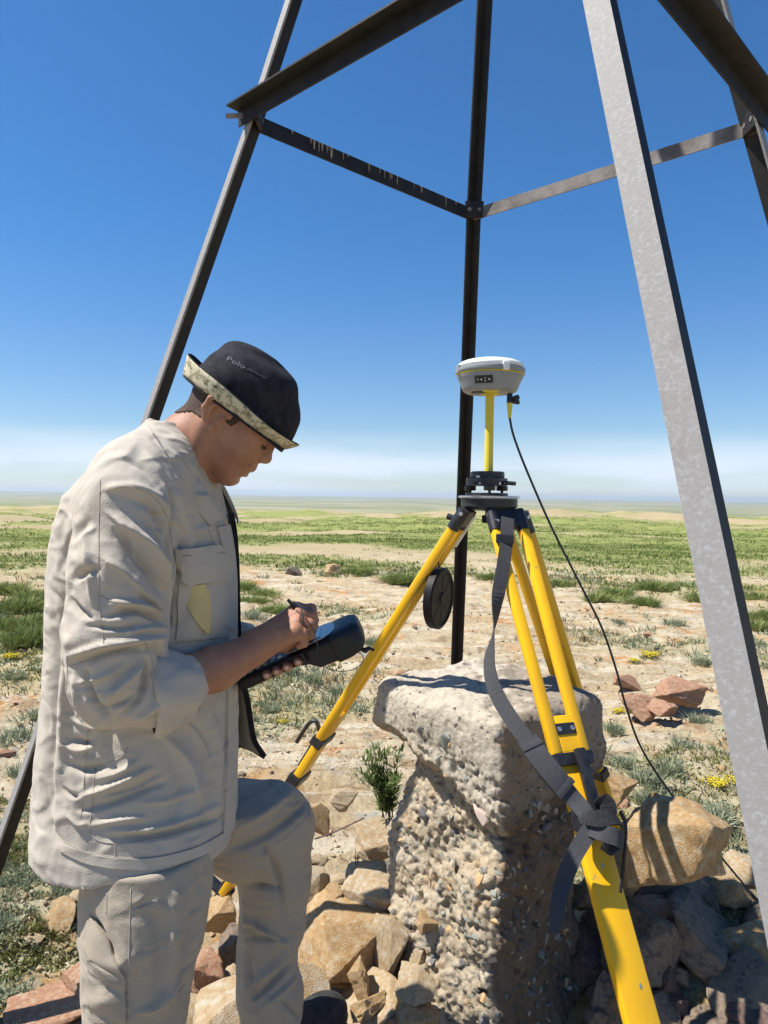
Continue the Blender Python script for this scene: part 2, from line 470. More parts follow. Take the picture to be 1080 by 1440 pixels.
def ground_material():
    m = bpy.data.materials.new('ground_material'); m.use_nodes = True
    N, L = m.node_tree.nodes, m.node_tree.links; b = N['Principled BSDF']
    b.inputs['Roughness'].default_value = 0.95; b.inputs['Specular IOR Level'].default_value = 0.12
    tc = N.new('ShaderNodeTexCoord'); vec = tc.outputs['Object']
    def noise(sc, det, lo, hi, st=(1, 1, 1), dist=0.0):
        mp = N.new('ShaderNodeMapping'); mp.inputs['Scale'].default_value = st; L.new(vec, mp.inputs[0])
        t = N.new('ShaderNodeTexNoise'); t.inputs['Scale'].default_value = sc; t.inputs['Detail'].default_value = det; t.inputs['Roughness'].default_value = 0.65; t.inputs['Distortion'].default_value = dist
        L.new(mp.outputs[0], t.inputs['Vector'])
        r = N.new('ShaderNodeMapRange'); r.inputs[1].default_value = lo; r.inputs[2].default_value = hi; r.interpolation_type = 'SMOOTHSTEP'
        L.new(t.outputs['Fac'], r.inputs[0]); return r.outputs[0]
    def mix(a, bb, fac):
        x = N.new('ShaderNodeMix'); x.data_type = 'RGBA'
        for s, v in (('A', a), ('B', bb)):
            if isinstance(v, tuple): x.inputs[s].default_value = (*v, 1)
            else: L.new(v, x.inputs[s])
        if isinstance(fac, float): x.inputs['Factor'].default_value = fac
        else: L.new(fac, x.inputs['Factor'])
        return x.outputs['Result']
    rock = mix((0.42, 0.315, 0.18), (0.47, 0.395, 0.265), noise(0.9, 8, 0.42, 0.58))
    rock = mix(rock, (0.43, 0.205, 0.07), noise(1.7, 9, 0.53, 0.66, dist=0.6))
    rock = mix(rock, (0.30, 0.205, 0.115), noise(3.6, 9, 0.52, 0.64))
    rock = mix(rock, (0.54, 0.465, 0.34), noise(3.2, 8, 0.48, 0.62, (0.35, 1.7, 1.0)))
    rock = mix(rock, (0.27, 0.19, 0.11), noise(7.0, 8, 0.58, 0.66, (0.30, 2.0, 1.0)))
    rock = mix(rock, (0.36, 0.34, 0.285), noise(5.0, 9, 0.58, 0.68))
    rock = mix(rock, (0.17, 0.115, 0.065), noise(17.0, 9, 0.585, 0.68, (1.0, 1.9, 1.0)))
    rock = mix(rock, (0.50, 0.42, 0.30), noise(60.0, 4, 0.55, 0.72))
    far_soil = mix((0.40, 0.315, 0.19), (0.33, 0.27, 0.15), noise(0.13, 8, 0.35, 0.65))
    grass = mix((0.175, 0.215, 0.055), (0.265, 0.285, 0.085), noise(0.55, 9, 0.38, 0.64))
    grass = mix(grass, (0.120, 0.150, 0.045), noise(0.9, 9, 0.56, 0.68))
    grass = mix(grass, (0.30, 0.26, 0.13), noise(2.7, 8, 0.56, 0.75))
    at = N.new('ShaderNodeAttribute'); at.attribute_name = 'veg'
    fa = N.new('ShaderNodeAttribute'); fa.attribute_name = 'far'
    pl = N.new('ShaderNodeAttribute'); pl.attribute_name = 'plain'
    bare = mix(rock, far_soil, fa.outputs['Fac'])
    vf = N.new('ShaderNodeMath'); vf.operation = 'MULTIPLY_ADD'
    k1 = N.new('ShaderNodeMath'); k1.operation = 'MULTIPLY_ADD'; k1.inputs[1].default_value = 0.62; k1.inputs[2].default_value = 0.28; L.new(fa.outputs['Fac'], k1.inputs[0])
    vf.operation = 'MULTIPLY'; L.new(at.outputs['Fac'], vf.inputs[0]); L.new(k1.outputs[0], vf.inputs[1])
    col = mix(bare, grass, vf.outputs[0])
    plain = mix((0.30, 0.275, 0.16), (0.18, 0.195, 0.085), noise(0.0013, 6, 0.42, 0.58))
    col = mix(col, plain, pl.outputs['Fac'])
    L.new(col, b.inputs['Base Color'])
    t = N.new('ShaderNodeTexNoise'); t.inputs['Scale'].default_value = 26; t.inputs['Detail'].default_value = 9; t.inputs['Roughness'].default_value = 0.7
    L.new(vec, t.inputs['Vector'])
    bp = N.new('ShaderNodeBump'); bp.inputs['Strength'].default_value = 1.0; bp.inputs['Distance'].default_value = 0.03
    L.new(t.outputs['Fac'], bp.inputs['Height']); L.new(bp.outputs[0], b.inputs['Normal'])
    return m

ground = mk('ground', gv, np.concatenate([gf, centre[:, [0, 1, 2, 2]]])[:len(gf)], ground_material())
tag(ground, 'sandy bedrock knoll falling away to green steppe that reaches the horizon', 'ground', kind='structure')
gr = np.hypot(gv[:, 0], gv[:, 1])
def add_attr(o, name, val):
    a = o.data.attributes.new(name, 'FLOAT', 'POINT'); a.data.foreach_set('value', np.asarray(val, np.float32))
add_attr(ground, 'veg', veg_mask(gv[:, 0], gv[:, 1]))
add_attr(ground, 'far', sstep(11, 24, gr + 3 * fbm(gv[:, 0] / 4, gv[:, 1] / 4, 1.1, 3)))
add_attr(ground, 'plain', sstep(280, 520, gr + 90 * fbm(gv[:, 0] / 90, gv[:, 1] / 90, 1.1, 3)))

# the air between here and the horizon
hz = MB().box((0, 0, 18), (27000, 0, 0), (0, 27000, 0), (0, 0, 72)).build('haze', None)
hm = bpy.data.materials.new('haze_material'); hm.use_nodes = True; hm.node_tree.nodes.clear()
ho = hm.node_tree.nodes.new('ShaderNodeOutputMaterial'); hv = hm.node_tree.nodes.new('ShaderNodeVolumePrincipled')
hv.inputs['Color'].default_value = (0.80, 0.90, 1.0, 1); hv.inputs['Density'].default_value = 0.00007; hv.inputs['Anisotropy'].default_value = 0.2
hm.node_tree.links.new(hv.outputs[0], ho.inputs['Volume']); hz.data.materials.append(hm)
tag(hz, 'pale blue haze over the far steppe', 'haze', kind='stuff')
# ---------------------------------------------------------------- steel tower
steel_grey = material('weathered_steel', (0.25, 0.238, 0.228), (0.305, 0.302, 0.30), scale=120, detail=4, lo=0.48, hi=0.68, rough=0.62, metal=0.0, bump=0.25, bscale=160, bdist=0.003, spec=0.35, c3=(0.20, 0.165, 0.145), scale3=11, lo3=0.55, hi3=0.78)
steel_dark = material('shaded_steel', (0.012, 0.011, 0.011), (0.024, 0.020, 0.018), scale=22, rough=0.6, metal=0.2, bump=0.3, bscale=120, bdist=0.003)  # near-black because the shade of unlit parts is put into the colour
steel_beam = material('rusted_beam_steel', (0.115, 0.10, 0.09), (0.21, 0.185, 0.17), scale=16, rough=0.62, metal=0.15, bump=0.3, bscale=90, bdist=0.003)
dropping = material('bird_dropping', (0.36, 0.32, 0.23), (0.20, 0.16, 0.11), scale=90, rough=0.9)
RING_Z = CAM_H + 1.05
ring_px = {'a': (347, 168), 'b': (665, 303), 'c': (1072, 175), 'd': (834, -112)}
low_px = {'a': (-2, 1168, 1.98), 'b': (643, 890, 3.22), 'c': None, 'd': (1081, 1062, 0.875)}
RING = {k: PZ(*v, RING_Z) for k, v in ring_px.items()}
TC = sum(RING.values()) / 4
APEX = TC + np.array([0, 0, 2.3])
LOW = {k: P(*v) for k, v in low_px.items() if v}
LOW['c'] = RING['c'] + (RING['c'] - APEX) * 0.85
tower = empty('survey_tower', (TC[0], TC[1], 0), 'tall four-legged steel signal tower of rusty angle iron standing over the concrete pillar', 'tower')

def angle_iron(mb, p0, p1, d1, w1, d2, w2, t=0.006):
    """L section: vertex line p0-p1, flanges w1 along d1 and w2 along d2"""
    p0, p1 = np.asarray(p0, float), np.asarray(p1, float); ax = (p1 - p0) / np.linalg.norm(p1 - p0)
    e1 = d1 - ax * (d1 @ ax); e1 /= np.linalg.norm(e1)
    e2 = d2 - ax * (d2 @ ax); e2 /= np.linalg.norm(e2)
    poly = [(0, 0), (w1, 0), (w1, t), (t, t), (t, w2), (0, w2)]
    return mb.prism(poly, p0, e1, e2, p1 - p0)

order = ['a', 'b', 'c', 'd']
def unit(v): v = np.asarray(v, float); return v / np.linalg.norm(v)
size = {'a': (0.046, 0.026), 'b': (0.036, 0.036), 'c': (0.055, 0.052), 'd': (0.045, 0.034)}   # flange towards the next post, towards the previous one
for i, k in enumerate(order):
    nx, pv = order[(i + 1) % 4], order[(i - 1) % 4]
    r0, lo = RING[k], LOW[k]
    ax = (r0 - lo) / (r0[2] - lo[2])
    bot = lo + ax * (-0.06 - lo[2]); top = r0 + (APEX + (r0 - APEX) * 0.07 - r0)
    d1 = unit((RING[nx] - r0) * [1, 1, 0]); d2 = unit((RING[pv] - r0) * [1, 1, 0])
    for p0, p1 in ((bot, r0), (r0 + (r0 - bot) * 0.0006, top)):
        mb = MB(); angle_iron(mb, p0, p1, d1, size[k][0], d2, size[k][1])
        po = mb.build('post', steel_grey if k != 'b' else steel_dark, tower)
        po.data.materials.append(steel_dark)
        darkened = {'a': (2, 3, 4), 'b': (), 'c': (5, 6, 7), 'd': (5, 6, 7)}[k]      # the flange away from the sun, its shade put into the colour
        for fi in darkened: po.data.polygons[fi].material_index = 1
up = np.array([0, 0, 1.0])
def beam(k0, k1, vert, outward, hz_w, vt_w, z_off, name, mat, ext=0.0, drop=False):
    a, b = RING[k0].copy(), RING[k1].copy(); d = unit(b - a)
    nrm = unit(np.cross(d, up)); mid = (a + b) / 2
    if (mid - TC) @ nrm < 0: nrm = -nrm
    a = a - d * ext + nrm * outward; b = b + d * ext + nrm * outward
    a[2] += z_off; b[2] += z_off
    mb = MB(); angle_iron(mb, a, b, nrm * vert, hz_w, -up, vt_w, 0.005)
    o = mb.build(name, mat, tower)
    return o, a, b, d, nrm
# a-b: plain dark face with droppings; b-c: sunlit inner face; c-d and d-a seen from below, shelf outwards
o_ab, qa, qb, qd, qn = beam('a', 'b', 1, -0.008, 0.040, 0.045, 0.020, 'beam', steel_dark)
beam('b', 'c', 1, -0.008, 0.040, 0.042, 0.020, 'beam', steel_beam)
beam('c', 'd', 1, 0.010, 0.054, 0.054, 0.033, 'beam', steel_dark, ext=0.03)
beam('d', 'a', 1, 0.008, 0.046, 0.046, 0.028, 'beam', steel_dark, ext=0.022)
rd = random.Random(5)
for s in range(26):
    t = rd.choice([rd.uniform(0.05, 0.93), rd.gauss(0.3, 0.06), rd.gauss(0.55, 0.05)]); L = rd.uniform(0.008, 0.036); w = rd.uniform(0.0012, 0.005)
    c = qa + (qb - qa) * t - qn * 0.0012 + up * (-L / 2 - 0.001)
    mb = MB(); pts = []
    n = 7
    for j in range(n):
        u = j / (n - 1); ww = w * (1 - 0.6 * u) * rd.uniform(0.6, 1.2)
        pts.append((-ww, u)); 
    for j in range(n - 1, -1, -1):
        u = j / (n - 1); ww = w * (1 - 0.6 * u) * rd.uniform(0.6, 1.2)
        pts.append((ww, u))
    mb.prism([(p * 1.0, -u * L) for p, u in pts], c + up * L / 2, qd, up, -qn * 0.0012)
    mb.build('dropping', dropping, o_ab)
# gusset, weld lumps and bolts where the beams meet the posts
for k in order:
    r0 = RING[k]; inn = unit((TC - r0) * [1, 1, 0])
    mb = MB(); mb.box(r0 + inn * 0.035 + up * 0.008, np.cross(inn, up) * 0.034, inn * 0.006, up * 0.030, 0.002)
    mb.build('gusset', steel_dark, tower)
    for q in (-1, 1):
        mb = MB(); mb.lathe(r0 + inn * 0.029 + np.cross(inn, up) * 0.018 * q + up * 0.006, [(0.0075, -0.014), (0.0075, 0.0), (0.005, 0.006)], -inn, 6)
        mb.build('bolt', steel_beam, tower)
mb = MB(); mb.box(RING['a'] + np.array([-0.028, -0.03, -0.006]), (0.022, 0.006, 0.004), (0, 0.004, 0), (0, 0.001, 0.006)); mb.build('gusset', steel_beam, tower)
# upper ring, out of the frame, that throws its shadow down here
top_ring = {k: RING[k] + (APEX - RING[k]) * 0.52 for k in order}
for i, k in enumerate(order):
    a, b = top_ring[k], top_ring[order[(i + 1) % 4]]; d = unit(b - a); nrm = unit(np.cross(d, up))
    mb = MB(); angle_iron(mb, a, b, nrm, 0.05, -up, 0.05); mb.build('beam', steel_dark, tower)
mb = MB(); mb.lathe(APEX - up * 0.2, [(0.07, 0), (0.07, 0.35), (0.02, 0.42)], (0, 0, 1), 16); mb.build('tower_cap', steel_dark, tower)

# ---------------------------------------------------------------- concrete pillar
concrete = bpy.data.materials.new('old_concrete'); concrete.use_nodes = True
def concrete_nodes(m):
    N, L = m.node_tree.nodes, m.node_tree.links; b = N['Principled BSDF']
    b.inputs['Roughness'].default_value = 0.95; b.inputs['Specular IOR Level'].default_value = 0.15
    vec = N.new('ShaderNodeTexCoord').outputs['Object']
    def noise(sc, det, lo, hi):
        t = N.new('ShaderNodeTexNoise'); t.inputs['Scale'].default_value = sc; t.inputs['Detail'].default_value = det; t.inputs['Roughness'].default_value = 0.66
        L.new(vec, t.inputs['Vector']); r = N.new('ShaderNodeMapRange'); r.inputs[1].default_value = lo; r.inputs[2].default_value = hi
        L.new(t.outputs['Fac'], r.inputs[0]); return r.outputs[0]
    def mix(a, bb, fac):
        x = N.new('ShaderNodeMix'); x.data_type = 'RGBA'
        for s, v in (('A', a), ('B', bb)):
            if isinstance(v, tuple): x.inputs[s].default_value = (*v, 1)
            else: L.new(v, x.inputs[s])
        L.new(fac, x.inputs['Factor']); return x.outputs['Result']
    col = mix((0.47, 0.375, 0.255), (0.54, 0.465, 0.35), noise(14, 7, 0.38, 0.62))
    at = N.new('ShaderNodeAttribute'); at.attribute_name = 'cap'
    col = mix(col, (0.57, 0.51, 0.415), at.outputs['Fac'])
    sa = N.new('ShaderNodeAttribute'); sa.attribute_name = 'stone'; sn = N.new('ShaderNodeAttribute'); sn.attribute_name = 'stone_tone'
    rp_ = N.new('ShaderNodeValToRGB'); e = rp_.color_ramp.elements; rp_.color_ramp.interpolation = 'CONSTANT'; e[0].color = (0.42, 0.35, 0.25, 1); e[1].position = 0.80; e[1].color = (0.13, 0.125, 0.12, 1)
    for ps, cc in ((0.22, (0.24, 0.235, 0.20, 1)), (0.42, (0.50, 0.43, 0.33, 1)), (0.62, (0.38, 0.26, 0.15, 1))): e.new(ps).color = cc
    L.new(sn.outputs['Fac'], rp_.inputs[0]); sm_ = N.new('ShaderNodeMath'); sm_.operation = 'MULTIPLY'; sm_.inputs[1].default_value = 0.75; L.new(sa.outputs['Fac'], sm_.inputs[0])
    col = mix(col, rp_.outputs[0], sm_.outputs[0])
    br = N.new('ShaderNodeAttribute'); br.attribute_name = 'brown_shade'  # brown broken side, with its shade painted in too
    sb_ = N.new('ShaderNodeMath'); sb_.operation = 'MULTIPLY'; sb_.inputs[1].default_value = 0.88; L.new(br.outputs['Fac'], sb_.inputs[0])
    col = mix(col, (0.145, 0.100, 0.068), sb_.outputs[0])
    col = mix(col, (0.36, 0.22, 0.11), noise(9, 8, 0.60, 0.74))
    vo = N.new('ShaderNodeTexVoronoi'); vo.inputs['Scale'].default_value = 110; L.new(vec, vo.inputs['Vector'])
    sel = N.new('ShaderNodeMapRange'); sel.inputs[1].default_value = 0.02; sel.inputs[2].default_value = 0.05; sel.inputs[3].default_value = 1; sel.inputs[4].default_value = 0
    sx = N.new('ShaderNodeSeparateColor'); L.new(vo.outputs['Color'], sx.inputs[0]); L.new(sx.outputs[0], sel.inputs[0])
    col = mix(col, (0.15, 0.135, 0.12), sel.outputs[0])
    col = mix(col, (0.13, 0.10, 0.075), noise(95, 5, 0.62, 0.72))
    L.new(col, b.inputs['Base Color'])
    t = N.new('ShaderNodeTexNoise'); t.inputs['Scale'].default_value = 55; t.inputs['Detail'].default_value = 10; t.inputs['Roughness'].default_value = 0.75
    L.new(vec, t.inputs['Vector'])
    bp = N.new('ShaderNodeBump'); bp.inputs['Strength'].default_value = 1.0; bp.inputs['Distance'].default_value = 0.011
    L.new(t.outputs['Fac'], bp.inputs['Height']); L.new(bp.outputs[0], b.inputs['Normal'])
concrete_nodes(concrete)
PT = CAM_H - 0.53                                   # top of the pillar
cap_c = np.array([0.292, 2.05])
corner_px = {'l': (523, 952), 'n': (705, 1012), 'r': (850, 968), 'b': (676, 916)}
CAPK = {k: PZ(*v, PT)[:2] for k, v in corner_px.items()}
cap_c = sum(CAPK.values()) / 4
pv = Vol((cap_c[0] - 0.42, cap_c[1] - 0.46, -0.08), (cap_c[0] + 0.42, cap_c[1] + 0.46, PT + 0.06), 0.0048)
X, Y, Z = pv.grid((slice(None),) * 3)
def convex(pts, grow):
    """distance-like field of the upright prism over a convex polygon"""
    d = None; n = len(pts); c = sum(pts) / n
    for i in range(n):
        a, b = pts[i], pts[(i + 1) % n]; e = (b - a) / np.linalg.norm(b - a); nn = np.array([e[1], -e[0]])
        if (c - a) @ nn > 0: nn = -nn
        q = (X - a[0]) * nn[0] + (Y - a[1]) * nn[1] - grow
        d = q if d is None else np.maximum(d, q) + 0.25 * np.maximum(0.04 - np.abs(d - q), 0) ** 2 / 0.04
    return d
caplist = [CAPK[k] for k in 'lnrb']
big = 0.050 * pnoise(X * 4.3, Y * 4.3, Z * 4.3) + 0.022 * pnoise(X * 11 + 5, Y * 11, Z * 11)
# lower edge of the overhanging cap: deep on the near corner, ragged
und = PT - 0.135 - 0.13 * np.clip((X - CAPK['l'][0]) / 0.33, 0, 1.0) * sstep(2.2, 1.75, Y) + 0.05 * pnoise(X * 7 + 3, Y * 7, Z * 2)
under = sstep(0.0, 0.05, und - Z)
body_c = cap_c
taper = 0.052 + 0.030 * pnoise(X * 3 + 9, Y * 3, Z * 2.2) + 0.018 * np.sin(Z * 9 + 1)
side = convex(caplist, 0.0)
foot = 0.055 * sstep(0.35, 0.0, Z)
d = side + under * (taper - foot) + big * (0.35 + 0.65 * under)
topn = Z - (PT - 0.006 + 0.012 * pnoise(X * 9, Y * 9, 1.3) + 0.006 * pnoise(X * 28, Y * 28, 4.3))
d = np.maximum(d, topn) + 0.25 * np.maximum(0.05 - np.abs(d - topn), 0) ** 2 / 0.05
# chips and cavities
rp = np.random.default_rng(3)
pv.d = np.broadcast_to(d, pv.d.shape).astype(np.float32).copy()
for s in range(230):
    k = rp.integers(0, 4); a, b = caplist[k], caplist[(k + 1) % 4]; t = rp.random(); z = rp.uniform(0.0, PT)
    q = a + (b - a) * t + (cap_c - (a + b) / 2) * rp.uniform(0.12, 0.32) * (1 if z < PT - 0.16 else 0.25)
    r = 0.004 + 0.011 * rp.random() ** 2
    pv.ell((q[0], q[1], z), (r, r * rp.uniform(0.6, 1.4), r * rp.uniform(0.5, 1.3)), k=0.008, op='s')
pvv, pvf = pv.mesh()
nn_ = normals(pvv, pvf)
amp = 0.35 + 0.65 * sstep(PT - 0.10, PT - 0.2, pvv[:, 2])
wf, wc = worley(pvv, 44.0); wf2, wc2 = worley(pvv + 3.1, 84.0)
amp2 = 0.30 + 0.70 * sstep(PT - 0.10, PT - 0.2, pvv[:, 2])
pvv0 = pvv.copy()
pvv = pvv + nn_ * (amp2 * (0.010 * (0.45 - wf) * (0.25 + 1.3 * wc) + 0.005 * (0.45 - wf2)))[:, None]
pvv = pvv + nn_ * (amp * (0.0045 * fbm(pvv[:, 0] * 60, pvv[:, 1] * 48, pvv[:, 2] * 48, 3) + 0.004 * np.abs(pnoise(pvv[:, 0] * 26, pvv[:, 1] * 26, pvv[:, 2] * 26)) - 0.020 * np.clip(fbm(pvv[:, 0] * 30 + 7, pvv[:, 1] * 30, pvv[:, 2] * 38, 3) - 0.25, 0, 1)))[:, None]
pillar = empty('concrete_pillar', (cap_c[0], cap_c[1], 0), 'crumbling pale concrete survey pillar with ragged overhanging cap under the tripod', 'pillar')
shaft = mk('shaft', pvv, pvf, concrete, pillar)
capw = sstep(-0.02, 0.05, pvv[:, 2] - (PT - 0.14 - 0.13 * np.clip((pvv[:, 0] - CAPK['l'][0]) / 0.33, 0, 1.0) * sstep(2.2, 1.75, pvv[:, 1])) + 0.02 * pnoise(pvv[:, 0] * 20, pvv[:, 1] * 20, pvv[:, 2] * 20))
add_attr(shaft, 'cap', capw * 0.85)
add_attr(shaft, 'stone', np.where(wc > 0.42, 1.0, 0.0) * sstep(0.50, 0.38, wf) * (1 - 0.72 * capw)); add_attr(shaft, 'stone_tone', np.clip((wc - 0.42) / 0.58, 0, 1))
add_attr(shaft, 'brown_shade', 0.95 * (1 - 0.35 * capw) * sstep(-0.12, 0.30, nn_[:, 0] * 0.8 - nn_[:, 1] * 0.15 + 0.75 * (pvv[:, 0] - cap_c[0]) / 0.25 + 0.22 * fbm(pvv[:, 0] * 12, pvv[:, 1] * 12, pvv[:, 2] * 12, 3)))  # painted shade and brown, growing toward the unlit right side
pil_bvh = bvh_of(pvv, pvf)
peb_mats = [material('pebble_grey_green', (0.20, 0.21, 0.18), (0.30, 0.31, 0.27), scale=40, rough=0.8),
            material('pebble_ochre', (0.46, 0.28, 0.13), (0.52, 0.37, 0.20), scale=40, rough=0.85),
            material('pebble_dark', (0.10, 0.10, 0.10), (0.18, 0.17, 0.17), scale=40, rough=0.7),
            material('pebble_pink', (0.42, 0.31, 0.26), (0.50, 0.42, 0.36), scale=40, rough=0.85)]

def rock_mesh(name, seed, sub=3, planes=14, flat=(1, 1, 1), rough=0.05, fine=0.02):
    """an angular broken stone of about unit radius: hull of a few points, worn edges, uneven faces"""
    r = random.Random(seed); bm = bmesh.new()
    for _ in range(planes):
        n = np.array([r.gauss(0, 1) for _ in range(3)]); n /= (np.abs(n) ** 5).sum() ** 0.2; n *= r.uniform(0.82, 1.04)
        bm.verts.new(tuple(n))
    res = bmesh.ops.convex_hull(bm, input=bm.verts[:])
    bmesh.ops.delete(bm, geom=list({g for g in res['geom_interior'] + res['geom_unused'] if isinstance(g, bmesh.types.BMVert)}), context='VERTS')
    bmesh.ops.dissolve_limit(bm, angle_limit=0.16, verts=bm.verts[:], edges=bm.edges[:])
    bmesh.ops.bevel(bm, geom=bm.edges[:], offset=0.032, segments=2, profile=0.6, affect='EDGES', clamp_overlap=True)
    bmesh.ops.triangulate(bm, faces=bm.faces[:])
    for _ in range(sub):
        lim = 0.62 * 0.58 ** _
        bmesh.ops.subdivide_edges(bm, edges=[e for e in bm.edges if e.calc_length() > lim], cuts=1); bmesh.ops.triangulate(bm, faces=bm.faces[:])
    bmesh.ops.recalc_face_normals(bm, faces=bm.faces[:])
    bm.verts.index_update()
    v = np.array([q.co[:] for q in bm.verts]); f = np.array([[q.index for q in g.verts] for g in bm.faces]); bm.free()
    o = r.uniform(0, 50)
    rad = v / (np.linalg.norm(v, axis=1)[:, None] + 1e-9)
    st = fbm(v[:, 0] * 0.7 + o, v[:, 1] * 0.7, v[:, 2] * 5.0, 2)
    v = v + rad * (rough * fbm(v[:, 0] * 1.5 + o, v[:, 1] * 1.5, v[:, 2] * 1.5, 3) + fine * fbm(v[:, 0] * 5 + o, v[:, 1] * 5, v[:, 2] * 5, 3) + rough * 0.55 * np.floor(st * 3) / 3)[:, None]
    v = v * np.array(flat)
    return mesh_from(name, v, f, True)
peb_mesh = [rock_mesh('pebble', 40 + i, 0, 14, (1, 1, 0.7)) for i in range(5)]
# stones set in the concrete, visible on its broken faces
npb = 0
for s in range(2600):
    if npb >= 280: break
    px, py = rp.uniform(520, 850), rp.uniform(960, 1440)
    dr = Vector(ray(px, py)); hit = pil_bvh.ray_cast(Vector(CAMP), dr)
    if hit[0] is None: continue
    z = hit[0].z; capz = z > PT - 0.14
    if (capz and rp.random() < 0.72) or hit[1].z > 0.8: continue
    r = rp.choice([0.006, 0.008, 0.010, 0.013, 0.018], p=[.30, .28, .22, .13, .07])
    mi = rp.choice(4, p=[.36, .18, .32, .14])
    me = peb_mesh[rp.integers(0, 5)].copy() if False else peb_mesh[rp.integers(0, 5)]
    o = bpy.data.objects.new('pebble', me); C.objects.link(o); o.parent = shaft
    if not me.materials: me.materials.append(None)
    o.material_slots[0].link = 'OBJECT'; o.material_slots[0].material = peb_mats[mi]
    o.location = hit[0] - hit[1] * r * 0.25 - Vector(_org[shaft.name])
    q = hit[1].to_track_quat('Z', 'Y').to_euler(); q.rotate_axis('Z', rp.uniform(0, 6.28)); q.rotate_axis('X', rp.uniform(-0.5, 0.5)); o.rotation_euler = q
    o.scale = (r * rp.uniform(0.9, 1.9), r * rp.uniform(0.7, 1.1), r * rp.uniform(0.7, 1.0)); npb += 1
# ---------------------------------------------------------------- survey tripod
yellow = material('yellow_paint', (0.86, 0.47, 0.006), (0.80, 0.42, 0.008), scale=5, rough=0.36, rough2=0.5, spec=0.5, c3=(0.40, 0.27, 0.09), scale3=30, lo3=0.66, hi3=0.74, bump=0.05, bscale=60)
blackp = material('black_plastic', (0.012, 0.013, 0.016), (0.028, 0.029, 0.033), scale=30, rough=0.42, spec=0.45, bump=0.05, bscale=300)
alu = material('brushed_aluminium', (0.62, 0.62, 0.62), (0.5, 0.5, 0.5), scale=40, rough=0.3, metal=0.9)
webbing = material('grey_webbing', (0.060, 0.061, 0.065), (0.072, 0.072, 0.077), scale=140, detail=2, rough=0.85, bump=0.6, bscale=900, bdist=0.002, spec=0.2)
webbing_dk = material('black_webbing', (0.014, 0.014, 0.016), (0.03, 0.03, 0.033), scale=240, detail=2, rough=0.85, bump=0.5, bscale=900, bdist=0.002, spec=0.2)
HEAD = P(688, 698, 2.0)
tripod = empty('survey_tripod', (HEAD[0], HEAD[1], 0), 'heavy yellow survey tripod with black clamps and grey carrying strap standing over the pillar', 'tripod')
plate_z = HEAD[2]
MB().lathe(HEAD, [(0.080, -0.006), (0.0865, -0.004), (0.0865, 0.0), (0.078, 0.002)], n=56).build('head_plate', alu, tripod, angle=30)
MB().lathe(HEAD - [0, 0, 0.04], [(0.050, 0), (0.072, 0.004), (0.079, 0.012), (0.079, 0.0335)], n=48).build('head_body', blackp, tripod, angle=30)
MB().lathe(HEAD + [0, 0, -0.066], [(0.012, -0.01), (0.02, -0.008), (0.02, 0.012), (0.011, 0.014), (0.011, 0.028)], n=20).build('fixing_screw', blackp, tripod, angle=30)
legs_def = [('near', P(711, 724, 1.945), P(1045, 1968, 1.15)), ('left', P(655, 722, 1.985), P(298, 1283, 2.30)), ('right', P(722, 726, 2.065), P(893, 1262, 2.50))]

def param_at(a, b, py):
    lo, hi = 0.0, 1.2
    for _ in range(50):
        m = (lo + hi) / 2
        if project(a + (b - a) * m)[1] < py: lo = m
        else: hi = m
    return lo

